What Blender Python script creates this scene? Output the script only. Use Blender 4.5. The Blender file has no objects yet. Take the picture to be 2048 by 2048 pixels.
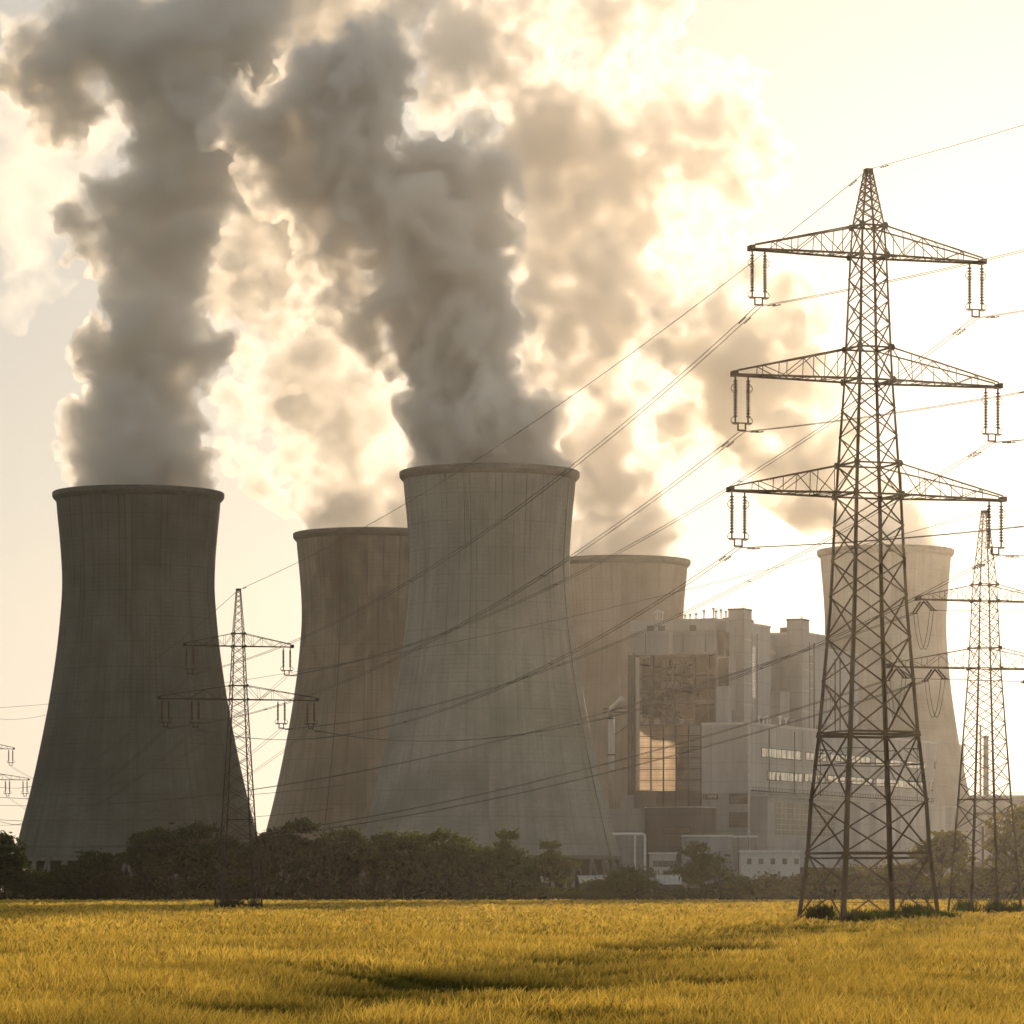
import bpy, bmesh, math, random
import numpy as np
from mathutils import Vector, Matrix, noise

sc = bpy.context.scene
COL = sc.collection
R_ = math.radians

# ------------------------------------------------------------------ camera
F, HZ, CH = 8000.0, 1780.0, 2.65        # focal length in px of a 2048 frame, horizon row, camera height
cam = bpy.data.cameras.new('camera')
cam_ob = bpy.data.objects.new('camera', cam); COL.objects.link(cam_ob)
cam_ob.location = (0, 0, CH); cam_ob.rotation_euler = (math.pi / 2, 0, 0)
cam.sensor_width = 36; cam.lens = F / 2048 * 36; cam.shift_y = (HZ - 1024) / 2048
cam.clip_start = 1.0; cam.clip_end = 40000
sc.camera = cam_ob

# ------------------------------------------------------------------ sky, sun, exposure
SUN_AZ, SUN_EL = 7.85, 9.2
world = bpy.data.worlds.new('World'); sc.world = world; world.use_nodes = True
wt = world.node_tree; bg = wt.nodes['Background']
sky = wt.nodes.new('ShaderNodeTexSky'); sky.sky_type = 'NISHITA'; sky.sun_disc = False
sky.sun_elevation = R_(SUN_EL); sky.sun_rotation = R_(SUN_AZ)
sky.air_density = 1.0; sky.dust_density = 0.7; sky.ozone_density = 1.0
hs = wt.nodes.new('ShaderNodeHueSaturation'); hs.inputs['Saturation'].default_value = 0.8; wt.links.new(sky.outputs[0], hs.inputs['Color'])
gm = wt.nodes.new('ShaderNodeGamma'); gm.inputs[1].default_value = 0.29; wt.links.new(hs.outputs[0], gm.inputs[0])
tn = wt.nodes.new('ShaderNodeMix'); tn.data_type = 'RGBA'; tn.blend_type = 'MULTIPLY'; tn.inputs[0].default_value = 1
wt.links.new(gm.outputs[0], tn.inputs[6]); tn.inputs[7].default_value = (1.60, 1.53, 1.41, 1)
wt.links.new(tn.outputs[2], bg.inputs[0]); bg.inputs[1].default_value = 0.15
sun_d = bpy.data.lights.new('sun', 'SUN'); sun_d.energy = 3.6; sun_d.angle = R_(0.35); sun_d.color = (1.0, 0.76, 0.51)
sun_ob = bpy.data.objects.new('sun', sun_d); COL.objects.link(sun_ob)
SUN = Vector((math.sin(R_(SUN_AZ)) * math.cos(R_(SUN_EL)), math.cos(R_(SUN_AZ)) * math.cos(R_(SUN_EL)), math.sin(R_(SUN_EL))))
sun_ob.rotation_euler = SUN.to_track_quat('Z', 'Y').to_euler()
sun_ob.location = SUN * 500
sc.view_settings.view_transform = 'Standard'; sc.view_settings.look = 'None'
sc.view_settings.gamma = 1; sc.view_settings.exposure = 0.42
cy = sc.cycles
cy.max_bounces = 12; cy.volume_bounces = 9; cy.transparent_max_bounces = 48; cy.diffuse_bounces = 3
cy.use_denoising = True; cy.use_adaptive_sampling = True; cy.adaptive_threshold = 0.015
cy.volume_step_rate = 0.4

# ------------------------------------------------------------------ helpers
def W(px, py, D):
    """a pixel of the photograph (2048 frame) at depth D"""
    return Vector(((px - 1024) / F * D, D, CH + (HZ - py) / F * D))

def tag(o, label=None, cat=None, group=None, kind=None):
    if label: o['label'] = label
    if cat: o['category'] = cat
    if group: o['group'] = group
    if kind: o['kind'] = kind
    return o

def empty(name, loc=(0, 0, 0), rz=0.0, **k):
    o = bpy.data.objects.new(name, None); COL.objects.link(o)
    o.location = loc; o.rotation_euler = (0, 0, rz); o.empty_display_size = 2
    return tag(o, **k)

def mesh_ob(name, me, parent=None, **k):
    o = bpy.data.objects.new(name, me); COL.objects.link(o)
    if parent is not None: o.parent = parent
    return tag(o, **k)

class MB:
    def __init__(s): s.v = []; s.f = []
    def add(s, vs, fs):
        n = len(s.v); s.v += [tuple(p) for p in vs]; s.f += [tuple(i + n for i in f) for f in fs]
    def box(s, a, b):
        x0, y0, z0 = a; x1, y1, z1 = b
        s.add([(x0,y0,z0),(x1,y0,z0),(x1,y1,z0),(x0,y1,z0),(x0,y0,z1),(x1,y0,z1),(x1,y1,z1),(x0,y1,z1)],
              [(0,3,2,1),(4,5,6,7),(0,1,5,4),(1,2,6,5),(2,3,7,6),(3,0,4,7)])
    def bar(s, p, q, w, h=None, up=None):
        p = Vector(p); q = Vector(q); d = q - p
        if d.length < 1e-6: return
        h = h or w; d.normalize()
        u = Vector(up) if up is not None else (Vector((0, 0, 1)) if abs(d.z) < .9 else Vector((1, 0, 0)))
        x = d.cross(u).normalized(); y = x.cross(d).normalized()
        c = [(-1,-1),(1,-1),(1,1),(-1,1)]
        s.add([p + x*a*w/2 + y*b*h/2 for a, b in c] + [q + x*a*w/2 + y*b*h/2 for a, b in c],
              [(0,1,2,3),(7,6,5,4),(0,4,5,1),(1,5,6,2),(2,6,7,3),(3,7,4,0)])
    def angle(s, p, q, w, inn, w2=None):
        """steel angle (L section) with its heel on the line p-q, flanges towards inn"""
        p = Vector(p); q = Vector(q); d = (q - p).normalized(); w2 = w2 or w
        inn = Vector(inn); inn = (inn - d * inn.dot(d)).normalized(); side = d.cross(inn).normalized()
        a = (inn + side).normalized(); b = (inn - side).normalized(); V = []
        for o, ww in ((p, w), (q, w2)):
            t = ww * .16
            V += [o, o + a*ww, o + a*ww + b*t, o + a*t + b*t, o + b*ww + a*t, o + b*ww]
        s.add(V, [(0,1,2,3),(0,3,4,5),(6,9,8,7),(6,11,10,9)] + [(i, (i+1)%6, (i+1)%6+6, i+6)[::-1] for i in range(6)])
    def tube(s, pts, r, n=6, r2=None):
        pts = [Vector(p) for p in pts]; rings = []
        for i, p in enumerate(pts):
            d = (pts[min(i+1, len(pts)-1)] - pts[max(i-1, 0)]).normalized()
            u = Vector((0,0,1)) if abs(d.z) < .95 else Vector((1,0,0))
            x = d.cross(u).normalized(); y = x.cross(d).normalized()
            rr = r if r2 is None else r + (r2 - r) * i / (len(pts)-1)
            rings.append([p + (x*math.cos(2*math.pi*k/n) + y*math.sin(2*math.pi*k/n))*rr for k in range(n)])
        m = len(s.v)
        for rg in rings: s.v += [tuple(p) for p in rg]
        for i in range(len(rings)-1):
            for k in range(n):
                s.f.append((m+i*n+k, m+i*n+(k+1)%n, m+(i+1)*n+(k+1)%n, m+(i+1)*n+k))
        s.f.append(tuple(m+k for k in range(n))[::-1]); s.f.append(tuple(m+(len(rings)-1)*n+k for k in range(n)))
    def lathe(s, prof, n=24, c=(0,0,0), close=False):
        m = len(s.v)
        for r, z in prof:
            for k in range(n):
                a = 2*math.pi*k/n; s.v.append((c[0]+r*math.cos(a), c[1]+r*math.sin(a), c[2]+z))
        L = len(prof)
        for i in range(L if close else L-1):
            j = (i+1) % L
            for k in range(n):
                s.f.append((m+i*n+k, m+i*n+(k+1)%n, m+j*n+(k+1)%n, m+j*n+k))
        if not close:
            s.f.append(tuple(m+k for k in range(n))[::-1]); s.f.append(tuple(m+(L-1)*n+k for k in range(n)))
    def xf(s, M):
        s.v = [tuple(M @ Vector(p)) for p in s.v]; return s
    def build(s, name, mat, parent=None, smooth=False, **k):
        me = bpy.data.meshes.new(name); me.from_pydata(s.v, [], s.f)
        if mat: me.materials.append(mat)
        if smooth: me.polygons.foreach_set('use_smooth', [True]*len(me.polygons))
        me.update()
        return mesh_ob(name, me, parent, **k)

def mesh_np(name, v, f, mat=None, smooth=False):
    """mesh from an (n,3) vertex array and an (m,k) face array"""
    me = bpy.data.meshes.new(name); m, k = f.shape
    me.vertices.add(len(v)); me.vertices.foreach_set('co', np.ascontiguousarray(v, np.float32).ravel())
    me.loops.add(m*k); me.loops.foreach_set('vertex_index', np.ascontiguousarray(f, np.int32).ravel())
    me.polygons.add(m); me.polygons.foreach_set('loop_start', np.arange(0, m*k, k, dtype=np.int32))
    if smooth: me.polygons.foreach_set('use_smooth', np.ones(m, bool))
    me.update(calc_edges=True)
    if mat: me.materials.append(mat)
    return me

# ------------------------------------------------------------------ materials
def new_mat(name):
    m = bpy.data.materials.new(name); m.use_nodes = True
    return m, m.node_tree, m.node_tree.nodes['Principled BSDF']

def nd(t, kind, **k):
    n = t.nodes.new(kind)
    for a, b in k.items():
        if a.startswith('i_'): n.inputs[int(a[2:]) if a[2:].isdigit() else a[2:]].default_value = b
        else: setattr(n, a, b)
    return n

def math_n(t, op, a, b=None, c=None, clamp=False):
    n = t.nodes.new('ShaderNodeMath'); n.operation = op; n.use_clamp = clamp
    for i, x in enumerate((a, b, c)):
        if x is None: continue
        if isinstance(x, (int, float)): n.inputs[i].default_value = x
        else: t.links.new(x, n.inputs[i])
    return n.outputs[0]

def mix_c(t, fac, a, b, mode='MIX'):
    n = t.nodes.new('ShaderNodeMix'); n.data_type = 'RGBA'; n.blend_type = mode
    if isinstance(fac, (int, float)): n.inputs[0].default_value = fac
    else: t.links.new(fac, n.inputs[0])
    for s, x in ((6, a), (7, b)):
        if isinstance(x, tuple): n.inputs[s].default_value = (*x[:3], 1)
        else: t.links.new(x, n.inputs[s])
    return n.outputs[2]

def noise_n(t, scale, detail=4, vec=None, rough=.55):
    n = t.nodes.new('ShaderNodeTexNoise'); n.inputs['Scale'].default_value = scale
    n.inputs['Detail'].default_value = detail; n.inputs['Roughness'].default_value = rough
    if vec is not None: t.links.new(vec, n.inputs['Vector'])
    return n.outputs[0]

def mapr(t, x, a, b, c=0.0, d=1.0):
    n = t.nodes.new('ShaderNodeMapRange'); t.links.new(x, n.inputs[0])
    for i, v in enumerate((a, b, c, d)): n.inputs[i+1].default_value = v
    return n.outputs[0]

def objvec(t, scale=(1,1,1)):
    tc = t.nodes.new('ShaderNodeTexCoord'); m = t.nodes.new('ShaderNodeMapping')
    m.inputs['Scale'].default_value = scale; t.links.new(tc.outputs['Object'], m.inputs['Vector'])
    return m.outputs[0]

def simple_mat(name, col, rough=.6, metal=0.0, var=.25, scale=1.5, streak=False, spec=.3):
    m, t, b = new_mat(name)
    v = objvec(t, (1, 1, .15) if streak else (1, 1, 1))
    n = noise_n(t, scale, 5, v)
    f = mapr(t, n, .3, .7)
    lo = tuple(c*(1-var) for c in col); hi = tuple(min(1, c*(1+var*.6)) for c in col)
    t.links.new(mix_c(t, f, lo, hi), b.inputs['Base Color'])
    b.inputs['Roughness'].default_value = rough; b.inputs['Metallic'].default_value = metal
    b.inputs['Specular IOR Level'].default_value = spec
    return m

def tower_mat(name, col, dark, stain=.4, lines=.45, warm=(0.20, 0.13, 0.07), warm_amt=.0, seed=0.0):
    m, t, b = new_mat(name)
    tc = t.nodes.new('ShaderNodeTexCoord'); sp = t.nodes.new('ShaderNodeSeparateXYZ')
    t.links.new(tc.outputs['Object'], sp.inputs[0]); x, y, z = sp.outputs
    ang = math_n(t, 'ARCTAN2', x, y)
    # cylindrical coordinates in metres so that patches follow the shell
    cv = t.nodes.new('ShaderNodeCombineXYZ')
    t.links.new(math_n(t, 'MULTIPLY', ang, 30), cv.inputs[0]); t.links.new(z, cv.inputs[1]); cv.inputs[2].default_value = seed
    def mp(s):
        n = t.nodes.new('ShaderNodeMapping'); n.inputs['Scale'].default_value = s; t.links.new(cv.outputs[0], n.inputs[0]); return n.outputs[0]
    def lines_of(val, n, width):
        fr = math_n(t, 'FRACT', math_n(t, 'MULTIPLY', val, n))
        d = math_n(t, 'ABSOLUTE', math_n(t, 'SUBTRACT', fr, .5))
        return mapr(t, d, .5 - width, .5)
    vl = lines_of(ang, 84 / (2*math.pi), .11)
    vl2 = lines_of(ang, 252 / (2*math.pi), .16)
    hl = lines_of(z, 1/1.5, .14)
    hb = lines_of(z, 1/9.0, .03)
    patch = noise_n(t, .035, 4, mp((1, 1, 1)))
    patch2 = noise_n(t, .12, 5, mp((1.4, .5, 1)))
    strk = noise_n(t, .5, 5, mp((1, .05, 1)), .6)
    strk2 = noise_n(t, 1.6, 3, mp((1, .02, 1)), .6)
    fine = noise_n(t, 1.2, 6, mp((1, 1, 1)), .65)
    # vertical seams are strongest in the upper half
    hi = mapr(t, math_n(t, 'ADD', z, math_n(t, 'MULTIPLY', patch, 90)), 95, 185)
    vf = math_n(t, 'MULTIPLY', vl, math_n(t, 'ADD', .07, math_n(t, 'MULTIPLY', hi, mapr(t, strk, .42, .60, .0, 1))))
    vf = math_n(t, 'ADD', vf, math_n(t, 'MULTIPLY', vl2, math_n(t, 'MULTIPLY', hi, .22)))
    hf = math_n(t, 'MULTIPLY', hl, math_n(t, 'MULTIPLY', mapr(t, patch2, .45, .65, 0, .45), mapr(t, fine, .3, .6, .3, 1)))
    hf = math_n(t, 'ADD', hf, math_n(t, 'MULTIPLY', hb, .25))
    ln = math_n(t, 'MINIMUM', math_n(t, 'MULTIPLY', math_n(t, 'ADD', vf, hf), lines), .85)
    base = mix_c(t, mapr(t, patch, .38, .62), tuple(min(1, c*1.12) for c in col), tuple(c*.72 for c in col))
    base = mix_c(t, mapr(t, fine, .25, .75, 0, .35), base, dark)
    base = mix_c(t, mapr(t, strk, .45, .75, 0, stain), base, dark)
    base = mix_c(t, mapr(t, strk2, .55, .8, 0, stain*.7), base, tuple(c*.7 for c in dark))
    if warm_amt:
        base = mix_c(t, mapr(t, patch2, .45, .6, 0, warm_amt), base, warm)
        top = mapr(t, math_n(t, 'ADD', z, math_n(t, 'MULTIPLY', strk, 22)), 128, 142)
        blot = math_n(t, 'MULTIPLY', mapr(t, noise_n(t, .06, 5, mp((1, .7, 1))), .47, .56), math_n(t, 'MULTIPLY', mapr(t, z, 70, 100), .42))
        base = mix_c(t, blot, base, tuple(c*.45 for c in dark))
    base = mix_c(t, ln, base, tuple(c*.3 for c in dark))
    t.links.new(base, b.inputs['Base Color'])
    b.inputs['Roughness'].default_value = .85; b.inputs['Specular IOR Level'].default_value = .2
    bp = t.nodes.new('ShaderNodeBump'); bp.inputs['Strength'].default_value = .6; bp.inputs['Distance'].default_value = .25
    t.links.new(math_n(t, 'SUBTRACT', math_n(t, 'MULTIPLY', fine, .5), ln), bp.inputs['Height']); t.links.new(bp.outputs[0], b.inputs['Normal'])
    return m

def leaf_mat(name, col, trans, mixf=.4):
    m, t, b = new_mat(name)
    g = t.nodes.new('ShaderNodeNewGeometry')
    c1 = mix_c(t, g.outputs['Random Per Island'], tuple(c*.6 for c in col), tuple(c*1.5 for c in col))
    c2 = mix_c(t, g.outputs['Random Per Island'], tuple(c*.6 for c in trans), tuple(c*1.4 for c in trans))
    b.inputs['Roughness'].default_value = .6; b.inputs['Specular IOR Level'].default_value = .15
    t.links.new(c1, b.inputs['Base Color'])
    tr = t.nodes.new('ShaderNodeBsdfTranslucent'); t.links.new(c2, tr.inputs[0])
    mx = t.nodes.new('ShaderNodeMixShader'); mx.inputs[0].default_value = mixf
    t.links.new(b.outputs[0], mx.inputs[1]); t.links.new(tr.outputs[0], mx.inputs[2])
    t.links.new(mx.outputs[0], t.nodes['Material Output'].inputs['Surface'])
    return m

def clad_mat(name, col, pitch=1.0, band=6.0, var=.18):
    """profiled metal cladding: fine ribs, panel joints, faint streaks"""
    m, t, b = new_mat(name)
    tc = t.nodes.new('ShaderNodeTexCoord'); sp = t.nodes.new('ShaderNodeSeparateXYZ'); t.links.new(tc.outputs['Object'], sp.inputs[0])
    x, y, z = sp.outputs
    xy = math_n(t, 'ADD', x, y)
    def ln(v, p, w):
        d = math_n(t, 'ABSOLUTE', math_n(t, 'SUBTRACT', math_n(t, 'FRACT', math_n(t, 'DIVIDE', v, p)), .5))
        return mapr(t, d, .5 - w, .5 - w*.5)
    joints = math_n(t, 'MAXIMUM', ln(z, band, .035), ln(xy, band*2.1, .02))
    rib = ln(z, pitch*.45, .25)
    n = noise_n(t, .12, 5, objvec(t, (1, 1, .25)), .6)
    n2 = noise_n(t, .7, 4, objvec(t, (1, 1, .12)), .6)
    c = mix_c(t, mapr(t, n, .3, .7), tuple(a*(1-var) for a in col), tuple(min(1, a*(1+var)) for a in col))
    c = mix_c(t, mapr(t, n2, .5, .8, 0, .35), c, tuple(a*.6 for a in col))
    c = mix_c(t, math_n(t, 'MULTIPLY', rib, .0), c, tuple(a*.4 for a in col))
    c = mix_c(t, math_n(t, 'MULTIPLY', joints, .22), c, tuple(a*.3 for a in col))
    t.links.new(c, b.inputs['Base Color']); b.inputs['Roughness'].default_value = .55; b.inputs['Specular IOR Level'].default_value = .3
    bp = t.nodes.new('ShaderNodeBump'); bp.inputs['Strength'].default_value = .15; bp.inputs['Distance'].default_value = .03
    t.links.new(math_n(t, 'MULTIPLY', rib, -1), bp.inputs['Height']); t.links.new(bp.outputs[0], b.inputs['Normal'])
    return m

M = {}
M['shell'] = [tower_mat('concrete_olive', (.130,.131,.110), (.066,.067,.054), .55, .75, seed=1.0),
              tower_mat('concrete_brown', (.285,.25,.195), (.15,.125,.092), .75, .6, warm=(.27,.19,.12), warm_amt=.25, seed=22.0),
              tower_mat('concrete_grey', (.27,.275,.24), (.14,.145,.12), .5, .7, seed=43.0),
              tower_mat('concrete_hazed_tan', (.34,.30,.25), (.19,.16,.13), .35, .4, seed=64.0),  # veil of haze put into the concrete colour
              tower_mat('concrete_hazed_pale', (.37,.34,.30), (.22,.19,.16), .35, .35, seed=85.0)]  # paler still, haze near the sun put into the colour
M['concrete'] = simple_mat('weathered_concrete', (.15,.145,.125), .9, scale=.4)
M['ladder'] = simple_mat('stained_ladder', (.12,.095,.07), .9, scale=.3)
M['rim'] = simple_mat('rim_concrete', (.12,.118,.10), .85, scale=.5)
M['lattice'] = simple_mat('dull_galvanised_steel', (.11,.075,.038), .7, .0, .35, scale=.8)
M['lattice_far'] = simple_mat('weathered_steel', (.035,.03,.02), .75, .0, .3, scale=.8)
M['insulator'] = simple_mat('brown_glazed_porcelain', (.10,.055,.03), .25, 0, .3, spec=.6)
M['wire'] = simple_mat('aluminium_conductor', (.06,.05,.038), .8, .0, .2)
M['clad'] = clad_mat('grey_cladding', (.33,.325,.315))
M['clad_dark'] = clad_mat('dark_grey_cladding', (.13,.122,.117))
M['clad_blue'] = clad_mat('blue_grey_cladding', (.34,.345,.35), 1.3, 8)
M['clad_light'] = clad_mat('light_cladding', (.44,.43,.41), 1.0, 7)
M['steel'] = simple_mat('painted_steel_frame', (.07,.07,.068), .6, .1)
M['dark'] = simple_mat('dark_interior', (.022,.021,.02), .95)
M['tank'] = simple_mat('insulated_tank', (.24,.20,.165), .5, .2, .2, .4)
M['white'] = simple_mat('white_paint', (.72,.72,.70), .45, 0, .12)
M['white_dirty'] = simple_mat('dusty_white_paint', (.58,.57,.54), .55, 0, .2)
M['pipe'] = simple_mat('galvanised_pipe', (.50,.47,.42), .4, .4, .15)
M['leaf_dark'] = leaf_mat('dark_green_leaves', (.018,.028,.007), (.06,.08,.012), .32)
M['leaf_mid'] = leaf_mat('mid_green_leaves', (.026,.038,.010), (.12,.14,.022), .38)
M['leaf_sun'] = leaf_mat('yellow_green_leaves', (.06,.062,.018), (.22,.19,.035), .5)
M['bark'] = simple_mat('bark', (.03,.024,.016), .95)

# glazing lit from outside: mullions are geometry, panes are slightly glossy
def glass_mat(name, col, rough=.15, spec=.8, metal=0.0):
    m, t, b = new_mat(name)
    n = noise_n(t, .25, 5, objvec(t, (1, 1, .6)), .6)
    t.links.new(mix_c(t, mapr(t, n, .35, .65), tuple(c*.6 for c in col), tuple(c*1.25 for c in col)), b.inputs['Base Color'])
    b.inputs['Roughness'].default_value = rough; b.inputs['Specular IOR Level'].default_value = spec; b.inputs['Metallic'].default_value = metal
    return m
M['glass'] = glass_mat('window_glass', (.62,.58,.52), .12, .9, .85)
M['glass_dark'] = glass_mat('dim_window_glass', (.16,.14,.115), .3, .5)
def translucent_panel(name, col, tcol):
    m, t, b = new_mat(name)
    n = noise_n(t, .18, 4, objvec(t, (1, 1, .5)))
    b.inputs['Roughness'].default_value = .4
    t.links.new(mix_c(t, mapr(t, n, .35, .65), tuple(c*.7 for c in col), col), b.inputs['Base Color'])
    tr = t.nodes.new('ShaderNodeBsdfTranslucent'); t.links.new(mix_c(t, mapr(t, n, .35, .65), tuple(c*.55 for c in tcol), tcol), tr.inputs[0])
    mx = t.nodes.new('ShaderNodeMixShader'); mx.inputs[0].default_value = .6
    t.links.new(b.outputs[0], mx.inputs[1]); t.links.new(tr.outputs[0], mx.inputs[2]); t.links.new(mx.outputs[0], t.nodes['Material Output'].inputs['Surface'])
    return m
M['panel'] = translucent_panel('translucent_panels', (.34,.28,.20), (.62,.50,.38))

# ------------------------------------------------------------------ ground
def ground_material():
    m, t, b = new_mat('field_soil')
    v = objvec(t)
    n1 = noise_n(t, .02, 5, v); n2 = noise_n(t, .7, 6, v, .7)
    c = mix_c(t, mapr(t, n1, .35, .65), (.07,.055,.018), (.045,.05,.014))
    c = mix_c(t, mapr(t, n2, .35, .7, 0, .8), c, (.02,.018,.007))
    t.links.new(c, b.inputs['Base Color']); b.inputs['Roughness'].default_value = 1.0; b.inputs['Specular IOR Level'].default_value = 0.0
    return m
g = MB(); g.add([(-2600,-300,0),(2600,-300,0),(2600,4600,0),(-2600,4600,0)], [(0,1,2,3)])
g.build('ground', ground_material(), kind='structure')

# ------------------------------------------------------------------ air: haze box round everything
def volume_mat(name, col, dens, g, wisps=None):
    m = bpy.data.materials.new(name); m.use_nodes = True; t = m.node_tree
    t.nodes.remove(t.nodes['Principled BSDF'])
    pv = t.nodes.new('ShaderNodeVolumePrincipled')
    pv.inputs['Color'].default_value = (*col, 1); pv.inputs['Density'].default_value = dens; pv.inputs['Anisotropy'].default_value = g
    t.links.new(pv.outputs[0], t.nodes['Material Output'].inputs['Volume'])
    if wisps:
        v = objvec(t)
        n = noise_n(t, wisps[0], 6, v, .58)
        n2 = noise_n(t, wisps[0]*.35, 2, v, .5)
        f = math_n(t, 'ADD', n, math_n(t, 'MULTIPLY', math_n(t, 'SUBTRACT', n2, .5), .5))
        t.links.new(mapr(t, f, wisps[1], wisps[2], wisps[3]*dens, dens), pv.inputs['Density'])
    return m
HAZE_D = 0.115e-4
h = MB(); h.box((-2700,-400,-1), (2700,4700,345))
h.build('haze', volume_mat('haze_air', (1.0,.93,.84), HAZE_D, .865), kind='stuff')

# ------------------------------------------------------------------ cooling towers
TOWER_H = 145.0
PROF = [(44.6, 14.0), (43.4, 18), (41.2, 27), (38.9, 36), (36.6, 46), (34.3, 57), (32.2, 68), (30.4, 79), (28.9, 90), (27.9, 100), (27.3, 108), (27.2, 114), (27.5, 121), (28.2, 130), (28.9, 137), (29.3, 142)]
def smooth_prof(p, k=4):
    out = []
    for i in range(len(p)-1):
        a = p[max(i-1, 0)]; b = p[i]; c = p[i+1]; d = p[min(i+2, len(p)-1)]
        for j in range(k):
            s = j/k
            out.append(tuple(.5*((2*b[q]) + (-a[q]+c[q])*s + (2*a[q]-5*b[q]+4*c[q]-d[q])*s*s + (-a[q]+3*b[q]-3*c[q]+d[q])*s**3) for q in (0, 1)))
    return out + [p[-1]]
SP = smooth_prof(PROF)

def cooling_tower(px, D, mat, rs, label, seed):
    t = empty('cooling_tower', ((px-1024)/F*D, D, 0), label=label, cat='cooling tower', group='cooling towers of the power station')
    N = 128
    sh = MB()
    prof = [(r*rs, z) for r, z in SP]
    inner = [(r*rs - .9 - .5*max(0, (60-z)/60), z) for r, z in prof][::-1]
    sh.lathe(prof + inner, N, close=True)
    sh.build('shell', mat, t, smooth=True)
    r0 = 29.3*rs
    rm = MB(); rm.lathe([(r0-1.6, 141.6), (r0+.25, 141.6), (r0+.9, 142.3), (r0+1.35, 143.0), (r0+1.4, 144.4), (r0+1.1, 144.7), (r0+.1, 144.75), (r0-1.6, 144.75)], N, close=True)
    rm.build('rim', M['rim'], t)
    ring = MB(); rb = 44.6*rs
    ring.lathe([(rb-1.7, 12.9), (rb+.35, 12.9), (rb+.35, 14.2), (rb-1.7, 14.2)], N, close=True)
    ring.build('ring_beam', M['concrete'], t)
    basin = MB(); basin.lathe([(rb+1.2, 0), (rb+4.2, 0), (rb+4.2, 1.6), (rb+1.2, 1.6)], 64, close=True)
    basin.build('basin_wall', M['concrete'], t)
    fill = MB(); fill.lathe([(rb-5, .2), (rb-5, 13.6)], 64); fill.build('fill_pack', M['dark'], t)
    n = 36; leg0 = None
    for k in range(n):
        a = 2*math.pi*k/n
        if leg0 is None:
            lg = MB()
            for s in (-1, 1):
                lg.tube([(math.sin(s*.066)*(rb+2.6), -math.cos(s*.066)*(rb+2.6), .2), (math.sin(s*.009)*(rb-.6), -math.cos(s*.009)*(rb-.6), 13.2)], .62, 8)
            leg0 = lg.build('support_column', M['concrete'], t)
        else:
            c = leg0.copy(); COL.objects.link(c); c.parent = t; c.rotation_euler = (0, 0, a)
    # thin vertical ladder run up the outside
    la = MB(); rnd = random.Random(seed); a0 = -.40 if seed == 1 else 1.13
    pts = [(math.sin(a0)*(r+.5), -math.cos(a0)*(r+.5), z) for r, z in prof[::3]] 
    for i in range(len(pts)-1):
        la.bar(pts[i], pts[i+1], .5, .3)
    if seed in (1, 2): la.build('ladder', M['ladder'], t)
    return t

TOWERS = [  # centre px, depth, radius scale, label
    (277, 1431, 1.0, 'darkest olive concrete cooling tower at far left, bushes at its foot'),
    (740, 1595, 1.0, 'brown stained cooling tower partly hidden behind the tallest grey one, dark blotches below its rim'),
    (979, 1360, 1.0, 'tallest grey cooling tower in the middle, overlapping two others, slanted columns under its base'),
    (1239, 1725, 1.0, 'hazy tan cooling tower between the tallest tower and the boiler house'),
    (1771, 1672, .93, 'pale hazy cooling tower seen through the large lattice pylon on the right'),
]
for i, (px, D, rs, lab) in enumerate(TOWERS):
    cooling_tower(px, D, M['shell'][i], rs, lab, i)

# ------------------------------------------------------------------ steam
_ico = {}
def ico(sub):
    if sub not in _ico:
        bm = bmesh.new(); bmesh.ops.create_icosphere(bm, subdivisions=sub, radius=1); bm.verts.ensure_lookup_table()
        _ico[sub] = (np.array([v.co[:] for v in bm.verts]), np.array([[v.index for v in f.verts] for f in bm.faces])); bm.free()
    return _ico[sub]

def worley(p, seed):
    """distance to the nearest feature point, cell size 1, for an (n,3) array"""
    c = np.floor(p).astype(np.int64); best = np.full(len(p), 9.0)
    for dx in (-1, 0, 1):
        for dy in (-1, 0, 1):
            for dz in (-1, 0, 1):
                k = c + np.array((dx, dy, dz))
                hsh = (k[:, 0]*73856093) ^ (k[:, 1]*19349663) ^ (k[:, 2]*83492791) ^ (seed*2654435761)
                hsh = (hsh ^ (hsh >> 13))*1274126177 & 0x7fffffff
                f = np.stack([(hsh & 1023)/1023., ((hsh >> 10) & 1023)/1023., ((hsh >> 20) & 1023)/1023.], 1)
                best = np.minimum(best, ((k + f - p)**2).sum(1))
    return np.sqrt(best)

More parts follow.
